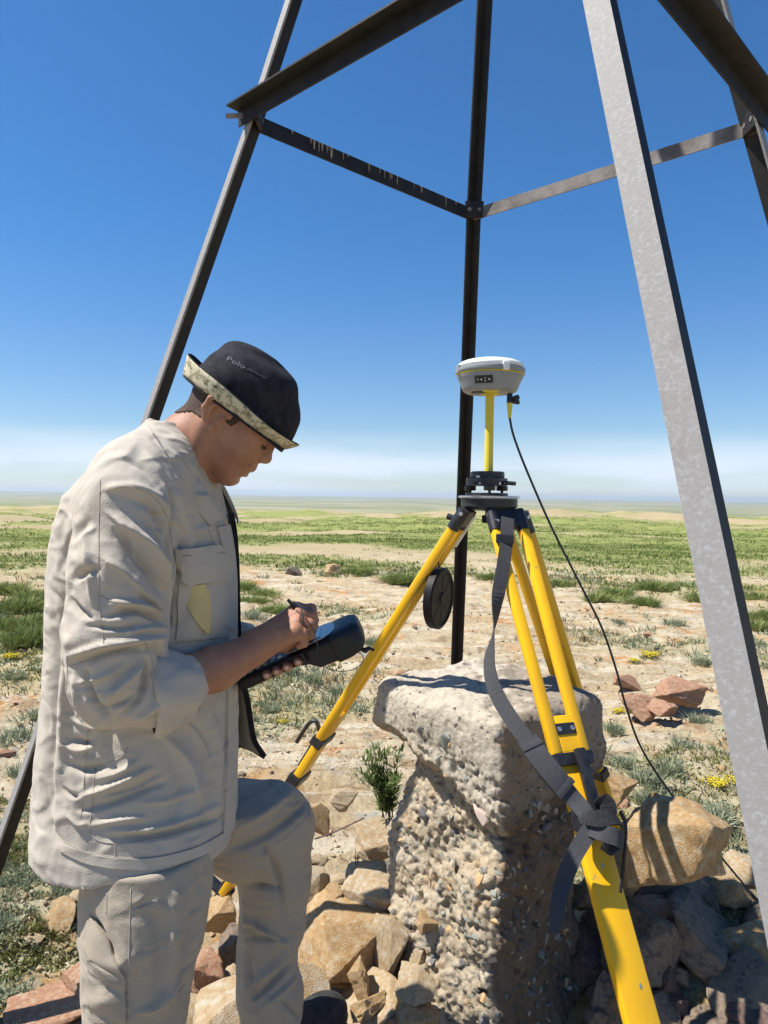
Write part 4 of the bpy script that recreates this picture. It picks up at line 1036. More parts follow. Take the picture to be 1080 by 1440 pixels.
folds = [  # (points, spread on the one side, on the other, height in m)
    ([(172, 752), (200, 785), (222, 812), (236, 838)], 16, 7, -0.016), ([(168, 735), (205, 762), (232, 800), (243, 830)], 6, 12, 0.012),
    ([(186, 700), (215, 715), (240, 760), (244, 800)], 9, 5, -0.008), ([(150, 690), (185, 686), (222, 700), (238, 724)], 5, 9, 0.007),
    ([(104, 815), (120, 806), (136, 802)], 5, 9, -0.010), ([(96, 840), (112, 858), (128, 868)], 8, 4, -0.010), ([(92, 790), (100, 760), (120, 735)], 8, 6, -0.008),
    ([(100, 920), (150, 905), (200, 898), (232, 896)], 8, 4, 0.012), ([(100, 935), (160, 918), (215, 912)], 5, 6, -0.009),
    ([(150, 868), (190, 860), (222, 872), (236, 880)], 4, 8, -0.011), ([(160, 846), (196, 850), (230, 862)], 7, 5, 0.009), ([(198, 838), (220, 852), (240, 870)], 4, 4, -0.009),
    ([(148, 985), (170, 962), (196, 935), (202, 910)], 8, 5, 0.011), ([(170, 1010), (196, 985), (206, 950), (200, 918)], 4, 7, -0.010), ([(120, 940), (132, 985), (160, 1015)], 8, 5, -0.010),
    ([(190, 1015), (222, 990), (236, 960)], 6, 6, 0.008), ([(104, 955), (112, 1000), (140, 1028)], 6, 4, 0.008), ([(215, 905), (232, 935), (236, 970)], 5, 5, -0.007),
    # body below the arm
    ([(85, 880), (80, 960), (72, 1060), (70, 1160)], 8, 5, -0.008), ([(95, 900), (92, 980), (86, 1080)], 9, 6, 0.007), ([(100, 1040), (118, 1046), (128, 1042)], 4, 8, -0.010), ([(96, 1075), (118, 1084), (150, 1078)], 5, 9, -0.009),
    ([(110, 1120), (150, 1108), (190, 1090), (212, 1080)], 7, 4, 0.009), ([(118, 1140), (160, 1130), (204, 1112), (230, 1102)], 4, 8, -0.009), ([(130, 1160), (170, 1152), (205, 1148)], 6, 4, 0.007),
    ([(160, 1180), (210, 1178), (270, 1164), (318, 1148)], 4, 9, -0.010), ([(150, 1168), (205, 1166), (262, 1152), (312, 1132)], 7, 5, 0.007), ([(240, 1060), (255, 1100), (246, 1150)], 14, 9, -0.006),
    ([(250, 1020), (285, 1060), (300, 1110), (290, 1150)], 16, 9, -0.007), ([(300, 1010), (312, 1070), (310, 1140)], 9, 6, 0.005), ([(60, 1100), (68, 1160), (88, 1190)], 7, 5, -0.006),
    # shoulder and chest
    ([(226, 668), (240, 690), (248, 715)], 6, 4, -0.008), ([(205, 640), (225, 668), (238, 700)], 5, 6, 0.006), ([(258, 730), (252, 770), (246, 800)], 6, 5, -0.007), ([(270, 752), (262, 790), (256, 850)], 8, 6, 0.005),
    ([(250, 880), (262, 860), (268, 820)], 6, 6, -0.008), ([(300, 900), (318, 860), (322, 800)], 8, 7, -0.005), ([(120, 668), (150, 650), (176, 640)], 6, 8, 0.004), ([(84, 760), (96, 700), (130, 664)], 8, 6, -0.004),
    ([(246, 705), (243, 760), (240, 820), (238, 880)], 6, 3, -0.010),
    ([(150, 720), (178, 748), (196, 790)], 3, 7, 0.006), ([(205, 735), (222, 760), (230, 790)], 3, 6, -0.006), ([(118, 750), (124, 800), (130, 850)], 4, 7, 0.006), ([(150, 790), (176, 806), (204, 836)], 3, 8, 0.007), ([(120, 880), (160, 884), (205, 880)], 3, 6, -0.007),
    ([(176, 892), (205, 884), (236, 884)], 3, 5, 0.007), ([(110, 962), (150, 950), (186, 928)], 3, 6, 0.006), ([(140, 1000), (172, 990), (200, 968)], 3, 5, -0.006), ([(100, 1010), (126, 1022), (150, 1024)], 3, 5, 0.006),
    ([(92, 1050), (112, 1056), (130, 1052)], 3, 5, 0.006), ([(140, 1095), (170, 1086), (200, 1066)], 3, 6, 0.006), ([(150, 1118), (190, 1108), (226, 1088)], 3, 6, -0.006), ([(90, 1110), (104, 1120), (118, 1118)], 3, 5, -0.006), ([(230, 1035), (262, 1070), (280, 1120)], 4, 9, 0.006),
    ([(262, 1010), (290, 1040), (306, 1080)], 4, 8, -0.005), ([(96, 1150), (112, 1160), (124, 1158)], 3, 5, 0.005), ([(200, 1130), (240, 1126), (280, 1110)], 3, 7, 0.005), ([(60, 960), (72, 1000), (70, 1050)], 4, 6, 0.005), ([(72, 830), (86, 850), (90, 890)], 4, 6, -0.006),
    ([(214, 620), (232, 640), (246, 668)], 3, 5, -0.004), ([(176, 648), (200, 660), (220, 684)], 3, 5, -0.004), ([(262, 760), (284, 800), (300, 850)], 3, 6, 0.004), ([(280, 905), (300, 940), (312, 980)], 4, 7, -0.005)]
jv = sculpt(jv, jf, folds, wrinkle)
jacket = mk('jacket', jv, jf, cloth, person)
jb = bvh_of(jv, jf)
CV = Vector(CAMP)
def on_surf(bvh, px, py, off=0.0):
    h = bvh.ray_cast(CV, Vector(ray(px, py)))
    if h[0] is None: return None
    n = h[1]
    if n.dot(Vector(ray(px, py))) > 0: n = -n
    return np.array(h[0] + n * off), np.array(n)

def patch(name, left, right, nu, nw, mat, parent, bvh, off=0.002, thick=0.003, smooth=True, bulge=0.0):
    """a piece of cloth laid on the garment between two edge lines"""
    Lp, Rp = spline(np.array(left, float), nu) if len(left) > 2 else np.linspace(left[0], left[1], nu), spline(np.array(right, float), nu) if len(right) > 2 else np.linspace(right[0], right[1], nu)
    g = []; last = None
    for i in range(nu):
        for j in range(nw):
            t = j / (nw - 1); q = Lp[i] * (1 - t) + Rp[i] * t
            h = on_surf(bvh, q[0], q[1], off)
            if h is None: h = last
            if h is None: h = (P(q[0], q[1], 1.25), np.array([0, -1.0, 0]))
            last = h; g.append((h[0], h[1]))
    pos = np.array([q[0] for q in g]).reshape(nu, nw, 3); nn = np.array([q[1] for q in g]).reshape(nu, nw, 3)
    for _ in range(2):
        for A in (pos, nn):
            B = A.copy(); B[1:-1] = (A[:-2] + 2 * A[1:-1] + A[2:]) / 4; A[:] = B
            B = A.copy(); B[:, 1:-1] = (A[:, :-2] + 2 * A[:, 1:-1] + A[:, 2:]) / 4; A[:] = B
    nn /= np.linalg.norm(nn, axis=2)[..., None]
    u = np.sin(np.linspace(0, np.pi, nu))[:, None] * np.sin(np.linspace(0, np.pi, nw))[None, :]
    front = pos + nn * (thick + bulge * u)[..., None]; back = pos - nn * 0.006
    v = np.concatenate([front.reshape(-1, 3), back.reshape(-1, 3)]); m = nu * nw; f = []
    for i in range(nu - 1):
        for j in range(nw - 1):
            q = i * nw + j; f.append((q, q + 1, q + nw + 1, q + nw)); f.append((m + q, m + q + nw, m + q + nw + 1, m + q + 1))
    for i in range(nu - 1):
        for j in (0, nw - 1):
            q = i * nw + j; f.append((q, q + nw, m + q + nw, m + q))
    for j in range(nw - 1):
        for i in (0, nu - 1):
            q = i * nw + j; f.append((q, q + 1, m + q + 1, m + q))
    o = mk(name, v, f, mat, parent, smooth)
    bm = bmesh.new(); bm.from_mesh(o.data); bmesh.ops.recalc_face_normals(bm, faces=bm.faces[:])
    for e in bm.edges:
        if len(e.link_faces) == 2 and e.calc_face_angle(0) > 0.9: e.smooth = False
    bm.to_mesh(o.data); bm.free()
    return o

def seam(pts, parent, bvh, r=0.0009, off=0.0001, mat=None, name='seam'):
    p = spline(np.array(pts, float), max(10, int(np.abs(np.diff(np.array(pts, float), axis=0)).sum() / 5)))
    w = [on_surf(bvh, *q, off) for q in p]; w = [q[0] for q in w if q is not None]
    if len(w) > 3:
        w = np.array(w); keep = [w[0]]
        for q in w[1:]:
            if np.linalg.norm(q - keep[-1]) < 0.05: keep.append(q)
        if len(keep) > 3: return MB().tube(np.array(keep), r, 6).build(name, mat or thread, parent, smooth=True)

for s in ([(141, 672), (139, 760), (140, 850), (146, 905)], [(148, 690), (180, 684), (215, 698), (234, 725), (243, 770), (243, 830)], [(100, 936), (150, 922), (190, 908), (206, 905)],
          [(141, 838), (160, 846), (200, 850), (232, 858)], [(95, 925), (93, 990), (88, 1070), (76, 1150), (74, 1172)], [(124, 1020), (120, 1080), (114, 1150)], [(135, 1078), (168, 1066), (180, 1050)],
          [(134, 1080), (130, 1130), (130, 1176), (175, 1186), (250, 1172), (305, 1155)], [(82, 1180), (130, 1200), (200, 1206), (270, 1192), (322, 1165)], [(162, 1186), (162, 1206)], [(316, 1000), (315, 1080), (310, 1150)],
          [(208, 1010), (236, 1003), (256, 985)], [(204, 903), (214, 930), (212, 955)], [(262, 842), (262, 880), (258, 902)], [(245, 905), (290, 900), (325, 892)], [(293, 745), (310, 790), (322, 840)]):
    seam(s, jacket, jb)
# chest pocket: bag, flap, and the pale tab that pokes out of it
patch('pocket', [(249, 800), (250, 850), (247, 900)], [(322, 800), (327, 850), (328, 895)], 16, 14, cloth, jacket, jb, 0.0015, 0.003, bulge=0.008)
tabm = material('yellow_tab', (0.62, 0.49, 0.20), (0.55, 0.43, 0.20), scale=20, rough=0.8)
patch('pocket_tab', [(267, 822), (267, 848), (272, 874), (285, 889)], [(287, 820), (289, 850), (290, 878), (288, 890)], 14, 8, tabm, jacket, jb, 0.011, 0.002)
patch('pocket_flap', [(244, 772), (248, 800), (260, 822)], [(303, 766), (316, 790), (312, 816)], 14, 16, cloth, jacket, jb, 0.008, 0.005, bulge=0.004)
seam([(249, 784), (280, 779), (308, 778)], jacket, jb, off=0.014)
patch('placket', [(304, 742), (315, 800), (318, 900), (318, 1000), (316, 1100), (312, 1172)], [(322, 738), (330, 800), (331, 900), (331, 1000), (330, 1100), (327, 1166)], 50, 5, cloth, jacket, jb, 0.002, 0.003)
patch('hem_band', [(84, 1196), (130, 1216), (200, 1222), (270, 1208), (322, 1180)], [(84, 1182), (130, 1201), (200, 1207), (270, 1193), (322, 1166)], 50, 5, cloth, jacket, jb, 0.001, 0.0025)
# rolled cuff
c0, c1 = P(212, 974, 1.226), P(276, 962, 1.272); ax = unit(c1 - c0); e1_ = unit(np.cross(ax, up)); e2_ = np.cross(e1_, ax)
v, f = [], []
prof = [(-0.002, 0.068), (0.0, 0.079), (0.010, 0.080), (0.03, 0.075), (0.055, 0.065), (0.078, 0.054), (0.086, 0.049), (0.084, 0.044), (0.07, 0.042), (0.03, 0.042)]
NS = 56
for h_, r_ in prof:
    for j in range(NS):
        th = 2 * math.pi * j / NS
        rr = r_ * (1 + 0.06 * math.sin(3 * th + 1) + 0.035 * math.sin(7 * th + h_ * 60)); hh = h_ * (1 + 0.10 * math.sin(2 * th + 0.6))
        v.append(c0 + ax * (hh - 0.010 * math.cos(th - 0.5)) + (e1_ * math.cos(th) * 0.90 + e2_ * math.sin(th) * 1.0) * rr)
for i in range(len(prof) - 1):
    for j in range(NS): f.append((i * NS + j, i * NS + (j + 1) % NS, (i + 1) * NS + (j + 1) % NS, (i + 1) * NS + j))
cuff = mk('cuff', np.array(v), f, cloth, jacket)
cuff.modifiers.new('sub', 'SUBSURF').render_levels = 1
bm = bmesh.new(); bm.from_mesh(cuff.data); bmesh.ops.recalc_face_normals(bm, faces=bm.faces[:]); bm.to_mesh(cuff.data); bm.free()

def strip(name, curves, mat, parent, thick=0.004, n=60, sub=1):
    """cloth lofted across several edge curves (lists of world points)"""
    cs = [spline(np.array(c), n) for c in curves]; m = len(cs)
    v = np.concatenate(cs); f = [(i * n + j, i * n + j + 1, (i + 1) * n + j + 1, (i + 1) * n + j) for i in range(m - 1) for j in range(n - 1)]
    o = mk(name, v, f, mat, parent)
    sd_ = o.modifiers.new('solid', 'SOLIDIFY'); sd_.thickness = thick; sd_.offset = 0
    if sub: sb = o.modifiers.new('sub', 'SUBSURF'); sb.levels = sub; sb.render_levels = sub
    return o
# collar: fold line, outer edge; mirrored to the far side
fold_near = [P(320, 727, 1.375), P(304, 706, 1.352), (P(282, 672, 1.338)), P(258, 636, 1.342), P(234, 606, 1.372), P(215, 588, 1.405)]
edge_near = [P(297, 743, 1.345), P(275, 716, 1.318), P(254, 682, 1.303), P(231, 645, 1.308), P(212, 614, 1.345), P(202, 600, 1.395)]
mid_near = [(np.array(a_) + b_) / 2 + np.array([-0.004, -0.008, 0.004]) for a_, b_ in zip(fold_near, edge_near)]
stand_near = [np.array(a_) + np.array([0.0, 0.010, -0.022]) for a_ in fold_near]
full = lambda c: list(c) + [mirror(q) for q in reversed(c)]
strip('collar', [full(edge_near), full(mid_near), full(fold_near), full(stand_near)], cloth, jacket, 0.004, 90)
seam([(206, 606), (226, 640), (250, 680), (272, 714)], jacket, jb, off=0.012)
# far front panel with its black zip edge, hanging open below the forearm
zipp = [(325, 722, 1.47), (330, 752, 1.47), (333, 800, 1.47), (334, 850, 1.47), (336, 905, 1.475), (340, 950, 1.485), (348, 985, 1.50), (353, 1018, 1.515), (358, 1042, 1.525), (372, 1064, 1.53)]
inner = [(300, 724, 1.48), (308, 752, 1.50), (312, 800, 1.52), (312, 850, 1.53), (312, 905, 1.54), (318, 950, 1.545), (326, 985, 1.55), (330, 1010, 1.555), (330, 1030, 1.56), (334, 1048, 1.56)]
zp = [P(*q) for q in zipp]; ip = [P(*q) for q in inner]
strip('front_panel', [ip, [(a_ + b_) / 2 + np.array([0, -0.006, 0]) for a_, b_ in zip(zp, ip)], zp], cloth_in, jacket, 0.004, 60)
MB().ribbon(spline(zp, 70), np.array([0.35, -0.9, 0.1]), 0.011, 0.006).build('zip', blackc, jacket)
pl = [P(334, 1048, 1.56), P(350, 1052, 1.545), P(372, 1065, 1.53)]
MB().ribbon(spline(pl, 14), np.array([0.2, -0.9, 0.3]), 0.008, 0.005).build('zip', blackc, jacket)

# ---- trousers
tv = Vol((-0.74, 1.14, -0.0), (-0.05, 1.78, 0.84), 0.0040)
tv.cone(P(195, 1100, 1.37), P(205, 1100, 1.48), .128, .125)
nearleg = [P(206, 1140, 1.365), P(211, 1195, 1.352), P(208, 1250, 1.336), P(201, 1308, 1.318), P(194, 1376, 1.308), P(192, 1440, 1.30)]
tv.chain(nearleg, [.112, .112, .111, .104, .092, .083], 0.03)
kn = P(192, 1440, 1.30); ank = np.array([kn[0] - 0.03, kn[1] + 0.0, 0.05])
tv.chain([kn, (kn + ank) / 2 + [-0.012, 0, 0], ank], [.083, .076, .074], 0.03)
KNEE = P(386, 1162, 1.62)
tv.chain([P(240, 1085, 1.50), P(310, 1120, 1.555), KNEE], [.122, .106, .088], 0.03)
tv.chain([P(285, 1155, 1.52), P(345, 1178, 1.575), P(372, 1190, 1.61)], [.075, .084, .072], 0.03)
tv.chain([KNEE, P(386, 1232, 1.625), P(382, 1300, 1.62), P(375, 1345, 1.615), P(379, 1395, 1.605), P(382, 1425, 1.60)], [.086, .081, .071, .064, .071, .070], 0.02)
X, Y, Z = tv.grid((slice(None),) * 3)
# hem of the raised leg
hz_ = float(P(382, 1432, 1.6)[2]) - 0.01
tv.d = np.maximum(tv.d, np.where(X > -0.36, hz_ - Z + 0.0 * Y, -1.0).astype(np.float32))
tv.d = np.maximum(tv.d, (Z - (HEM + 0.02)).astype(np.float32))
tvv, tff = tv.mesh(); tvv = relax(tvv, tff, 2)
tfolds = [([(325, 1195), (370, 1180), (410, 1150), (432, 1125)], 5, 9, -0.010), ([(330, 1165), (375, 1140), (415, 1110)], 8, 5, 0.008), ([(332, 1130), (370, 1110), (398, 1092)], 4, 8, -0.008), ([(335, 1095), (362, 1082), (385, 1080)], 6, 5, 0.006),
          ([(345, 1243), (370, 1246), (392, 1250)], 5, 4, -0.012), ([(365, 1185), (382, 1205), (392, 1240), (398, 1290)], 4, 7, -0.008), ([(342, 1290), (375, 1310), (405, 1330)], 6, 4, 0.008), ([(345, 1318), (380, 1322), (410, 1318)], 4, 6, -0.007),
          ([(352, 1390), (375, 1368), (400, 1345), (412, 1330)], 5, 8, 0.010), ([(358, 1405), (385, 1380), (412, 1352)], 4, 6, -0.010), ([(370, 1418), (395, 1395), (418, 1372)], 6, 4, 0.007), ([(345, 1270), (350, 1330), (346, 1395)], 8, 10, 0.008),
          ([(360, 1400), (352, 1360), (356, 1300)], 5, 8, -0.009), ([(395, 1405), (410, 1420), (424, 1432)], 4, 4, -0.006),
          ([(128, 1290), (142, 1318), (158, 1348)], 4, 9, -0.012), ([(126, 1350), (145, 1368), (172, 1385)], 5, 4, 0.007), ([(128, 1372), (150, 1390), (176, 1398)], 4, 6, -0.008), ([(130, 1400), (150, 1412), (178, 1418)], 6, 4, 0.006), ([(132, 1425), (160, 1432)], 4, 6, -0.006),
          ([(205, 1260), (225, 1320), (225, 1400)], 14, 12, -0.006), ([(250, 1240), (245, 1320), (235, 1420)], 12, 14, 0.006), ([(285, 1230), (268, 1300), (255, 1380)], 8, 6, -0.005), ([(190, 1425), (225, 1410), (256, 1370)], 8, 5, 0.006)]
tvv = sculpt(tvv, tff, tfolds, wrinkle)
trousers = mk('trousers', tvv, tff, cloth_tr, person)
tb_ = bvh_of(tvv, tff)
for s in ([(184, 1250), (182, 1320), (180, 1400), (181, 1438)], [(150, 1256), (150, 1285)], [(366, 1182), (385, 1208), (395, 1250), (396, 1290)], [(372, 1192), (400, 1180), (430, 1150)], [(205, 1426), (235, 1412), (260, 1385)], [(360, 1072), (380, 1100), (396, 1116)]):
    seam(s, trousers, tb_)
patch('cargo_pocket', [(126, 1350), (128, 1400), (131, 1436)], [(176, 1372), (177, 1405), (178, 1437)], 14, 12, cloth_tr, trousers, tb_, 0.001, 0.004, bulge=0.008)
patch('cargo_flap', [(127, 1288), (126, 1320), (127, 1348)], [(140, 1296), (160, 1342), (176, 1372)], 12, 10, cloth_tr, trousers, tb_, 0.003, 0.004, bulge=0.003)

# ---- shoes
shoe_m = material('black_suede', (0.016, 0.016, 0.017), (0.035, 0.034, 0.034), scale=60, rough=0.85, bump=0.2, bscale=300)
sole_m = material('black_rubber_sole', (0.02, 0.02, 0.02), (0.04, 0.038, 0.035), scale=30, rough=0.7)
def shoe(heel, toe, z):
    fw = unit((toe - heel) * [1, 1, 0]); Ls = np.linalg.norm((toe - heel)[:2]); sd = np.array([-fw[1], fw[0], 0])
    at = lambda s, c, h: np.array([heel[0], heel[1], z]) + fw * s * Ls + sd * c + up * h
    M = np.stack([fw, sd, up])
    lo = np.minimum(heel, toe) - 0.09; hi = np.maximum(heel, toe) + 0.09; lo[2] = z - 0.02; hi[2] = z + 0.18
    sv = Vol(lo, hi, 0.004)
    sv.ell(at(0.24, 0, 0.045), (0.075, 0.040, 0.045), M, 0.02); sv.ell(at(0.66, 0, 0.04), (0.092, 0.047, 0.042), M, 0.03); sv.ell(at(0.84, 0, 0.038), (0.052, 0.044, 0.036), M, 0.03)
    sv.cone(at(0.42, 0, 0.055), at(0.2, 0, 0.12), 0.04, 0.042, 0.04)
    sv.d = np.maximum(sv.d, (z + 0.018) - sv.ax[2][None, None, :])
    v1, f1 = sv.mesh(); o = mk('shoe', relax(v1, f1, 2), f1, shoe_m, person)
    sv = Vol(lo, hi, 0.004)
    sv.ell(at(0.22, 0, 0.02), (0.072, 0.043, 0.05), M, 0.02); sv.ell(at(0.70, 0, 0.02), (0.098, 0.051, 0.05), M, 0.03); sv.cone(at(0.2, 0, 0.02), at(0.7, 0, 0.02), 0.035, 0.045, 0.02)
    zc = sv.ax[2][None, None, :]; sv.d = np.maximum(np.maximum(sv.d, zc - (z + 0.024)), z + 0.001 - zc)
    v1, f1 = sv.mesh(); mk('sole', v1, f1, sole_m, o)
SOLE_Z = 0.175
shoe(np.array([-0.285, 1.545, 0]), np.array([-0.095, 1.715, 0]), SOLE_Z)
shoe(np.array([ank[0] - 0.07, ank[1] + 0.005, 0]), np.array([ank[0] + 0.20, ank[1] - 0.04, 0]), 0.0)

# ---- head, neck and hands: the body
skin = material('skin', (0.39, 0.195, 0.115), (0.31, 0.145, 0.082), scale=26, detail=7, rough=0.52, spec=0.4, bump=0.3, bscale=300, bdist=0.003, c3=(0.37, 0.15, 0.095), scale3=16, lo3=0.5, hi3=0.72, sss=0.12)
HO = P(322, 590, DM); hp = math.radians(38)
FW = np.array([math.cos(hp), 0, -math.sin(hp)]); UP_ = np.array([math.sin(hp), 0, math.cos(hp)]); RT = np.array([0, -1.0, 0])
yaw = math.radians(4)                                                # a touch away from the viewer
FW = math.cos(yaw) * FW - math.sin(yaw) * RT * 1.0; RT = np.cross(FW, UP_); RT = RT / np.linalg.norm(RT)
if RT[1] > 0: RT = -RT
def hl(a, b, c): return HO + FW * a + UP_ * b + RT * c
HM = np.stack([FW, UP_, RT])
hv_ = Vol(HO - [0.19, 0.13, 0.24], HO + [0.16, 0.13, 0.17], 0.0021)
E_ = lambda c, r, k, op='u': hv_.ell(hl(*c), r, HM, k, op)
E_((-.004, .045, 0), (.096, .080, .076), 0)
E_((.050, .050, 0), (.046, .05, .062), .03)
E_((.042, -.025, 0), (.052, .075, .060), .035)
E_((.066, -.045, 0), (.030, .036, .036), .025)
for s in (-1, 1):
    hv_.cone(hl(-.004, -.045, .050 * s), hl(.058, -.084, .018 * s), .020, .019, .03)
    E_((.056, -.014, .040 * s), (.030, .028, .022), .03)
E_((.070, -.086, 0), (.0185, .0185, .022), .022)
hv_.cone(hl(.083, .028, -.032), hl(.083, .028, .032), .013, .013, .02)
hv_.cone(hl(.092, .018, 0), hl(.1035, -.013, 0), .0085, .0115, .014)
E_((.104, -.015, 0), (.0115, .010, .0115), .008)
for s in (-1, 1):
    E_((.096, -.020, .0125 * s), (.0115, .0085, .0075), .008)
    E_((.097, -.0275, .0065 * s), (.006, .005, .004), .003, 's')
    E_((.101, .008, .031 * s), (.014, .012, .019), .012, 's')
    E_((.0795, .007, .029 * s), (.0135, .0125, .0150), .006)
    hv_.cone(hl(.0925, .002, .018 * s), hl(.0875, .003, .042 * s), .0016, .0016, .003, 's')
    # nasolabial fold
    hv_.chain([hl(.098, -.026, .021 * s), hl(.090, -.040, .030 * s), hl(.080, -.056, .036 * s)], [.0008, .0012, .0006], .006, 's')
hv_.cone(hl(.089, -.048, -.016), hl(.0935, -.047, 0), .0068, .0080, .008); hv_.cone(hl(.0935, -.047, 0), hl(.089, -.048, .016), .0080, .0068, .008)
hv_.cone(hl(.083, -.069, -.015), hl(.088, -.069, 0), .0068, .0082, .008); hv_.cone(hl(.088, -.069, 0), hl(.083, -.069, .015), .0082, .0068, .008)
hv_.chain([hl(.086, -.0585, .019), hl(.0985, -.0578, 0), hl(.086, -.0585, -.019)], [.0010, .0020, .0010], .003, 's')
hv_.chain([hl(.088, -.078, -.016), hl(.0965, -.078, 0), hl(.088, -.078, .016)], [.0022, .003, .0022], .010, 's')
# neck
hv_.chain([hl(-.012, -.010, 0), P(268, 628, DM + 0.005), P(244, 668, DM + 0.01), P(230, 715, DM + 0.01)], [.066, .063, .066, .085], .03)
hv_.cone(hl(.02, -.065, 0), P(272, 662, DM), .028, .030, .025)
hv_.cone(hl(-.02, -.03, .062), P(268, 672, 1.385), .012, .012, .02)                     # the neck muscle under the ear
skull_d = hv_.d.copy()
for s in (-1, 1):
    el = [(.011, .006, .072), (.010, .022, .078), (-.004, .034, .084), (-.024, .031, .089), (-.037, .014, .091), (-.036, -.006, .089), (-.024, -.022, .084), (-.007, -.033, .077)]
    hv_.ell(hl(-.013, .002, .077 * s), (.023, .029, .006), np.stack([unit(FW * .93 - RT * .36 * s), UP_, unit(RT * .93 + FW * .36 * s)]), .006)
    hv_.ell(hl(-.009, -.001, .088 * s), (.016, .019, .0115), HM, .004, 's')
    hv_.chain([hl(a_, b_, c_ * s) for a_, b_, c_ in el], [.004, .0045, .005, .005, .005, .0048, .0045, .005], .003)
    hv_.chain([hl(-.012, .020, .082 * s), hl(-.026, .006, .085 * s), hl(-.020, -.014, .082 * s)], [.003, .0035, .003], .003)
    E_((-.004, -.028, .077 * s), (.008, .009, .005), .005)
    E_((.003, -.004, .076 * s), (.005, .007, .005), .004)
bv, bf = hv_.mesh(); bv = relax(bv, bf, 1, 0.4)

def hand_vol(lo, hi): return Vol(lo, hi, 0.0021)
nh = hand_vol((-0.47, 1.16, 0.99), (-0.10, 1.45, 1.30))
nh.chain([P(180, 968, 1.222), P(250, 958, 1.262), P(305, 938, 1.308), P(352, 912, 1.348)], [.042, .0425, .036, .0275], .02)
nh.cone(P(300, 950, 1.308), P(352, 922, 1.347), .027, .022, .02)
KN = [P(417, 857, 1.398), P(421, 865, 1.381), P(421, 877, 1.364), P(415, 890, 1.349)]
for q, w in zip(KN, (.0135, .0135, .013, .012)): nh.cone(P(360, 905, 1.362), q, .021, w, .018)
nh.cone(P(362, 918, 1.358), KN[3], .020, .0125, .015)
FG = [[KN[0], P(437, 857, 1.404), P(441, 872, 1.400), P(438.5, 885, 1.397)], [KN[1], P(437, 865, 1.386), P(440, 880, 1.386), P(435, 888, 1.389)],
      [KN[2], P(435, 879, 1.367), P(436, 893, 1.371), P(429, 898, 1.378)], [KN[3], P(428, 892, 1.352), P(428, 904, 1.358), P(421, 908, 1.364)]]
for q, r_ in zip(FG, (.0102, .0104, .0098, .0088)):
    nh.cone(q[0], q[1], r_ * 1.2, r_ * 1.08, .006); nh.cone(q[1], q[2], r_ * 1.06, r_ * .96, .004); nh.cone(q[2], q[3], r_ * .96, r_ * .84, .004)
    nh.ell(q[0] + np.array([0.0, -0.003, 0.004]), (.0105, .009, .0095), None, .008); nh.ell(q[1] + np.array([0.001, -0.001, 0.002]), (.009, .009, .009), None, .005)
nh.chain([P(368, 905, 1.385), P(403, 908, 1.408), P(425, 897, 1.410), P(437, 889, 1.402)], [.018, .0135, .0115, .0090], .010)
# tendons on the back of the hand
for q in KN: nh.cone(P(372, 895, 1.358) * 0.5 + q * 0.5 + np.array([0, -0.010, 0.008]), q + np.array([-0.004, -0.006, 0.007]), .003, .004, .008)
v2, f2 = nh.mesh(); v2 = relax(v2, f2, 1, 0.4)
fh = hand_vol((-0.34, 1.36, 0.98), (-0.09, 1.74, 1.30))
fh.chain([P(300, 925, 1.60), P(345, 922, 1.555), P(372, 928, 1.515)], [.036, .030, .026], .015)
TIPS = [P(419, 930.5, 1.382), P(403, 938, 1.380), P(389, 944, 1.380), P(375, 949, 1.384)]
for i, q in enumerate(TIPS):
    k1 = P(404 - 11 * i, 930 + 5.5 * i, 1.505); k2 = q + np.array([-0.002, 0.052, -0.006]); k3 = q + np.array([0, 0.022, -0.003])
    fh.cone(P(375, 930, 1.525), k1, .02, .013, .015); fh.cone(k1, k2, .0118, .0108, .006); fh.cone(k2, k3, .0108, .0104, .004); fh.cone(k3, q, .0104, .0088, .004)
    fh.ell(k2, (.011, .012, .011), None, .004)
fh.chain([P(380, 922, 1.535), P(400, 902, 1.530), P(420, 886, 1.505), P(428, 880, 1.485)], [.018, .014, .0115, .0095], .01)
v3, f3 = fh.mesh(); v3 = relax(v3, f3, 1, 0.4)
core = Vol((-0.68, 1.12, 0.80), (-0.26, 1.72, 1.52), 0.010)
core.chain([P(232, 712, DM), P(205, 850, DM), P(195, 1000, DM), P(200, 1120, DM)], [.08, .12, .115, .12], 0.05)
core.chain([P(215, 700, 1.40), P(186, 715, 1.265), P(172, 800, 1.245), P(168, 900, 1.222), P(172, 955, 1.222)], [.05, .05, .045, .042, .04], 0.03)
core.chain([P(215, 700, 1.46), P(205, 712, 1.60), P(222, 800, 1.63), P(246, 885, 1.635), P(300, 925, 1.60)], [.05, .05, .045, .042, .034], 0.03)
v4, f4 = core.mesh()
allv, allf, off = [], [], 0
for v, f in ((bv, bf), (v2, f2), (v3, f3), (v4, f4)):
    allv.append(v); allf.append(f + off); off += len(v)
AV = np.concatenate(allv); AF = list(allf); st_ = np.cumsum([0] + [len(q) for q in allv])
for i, at in ((0, P(232, 712, DM)), (1, P(180, 966, 1.222)), (2, P(300, 925, 1.60))):                # join head and hands to the trunk, inside the clothes
    pick = []
    for k in (i, 3):
        A = AV[st_[k]:st_[k + 1]]; o1 = int(np.argmin(((A - at) ** 2).sum(1))); F_ = allf[k] - st_[k]
        e = F_[(F_ == o1).any(1)][0]; j = list(e).index(o1); pick.append((st_[k] + o1, st_[k] + e[(j + 1) % 4]))
    AF.append(np.array([[pick[0][0], pick[0][1], pick[1][0], pick[1][1]]]))
body = mk('body', AV, np.concatenate(AF), skin, person)
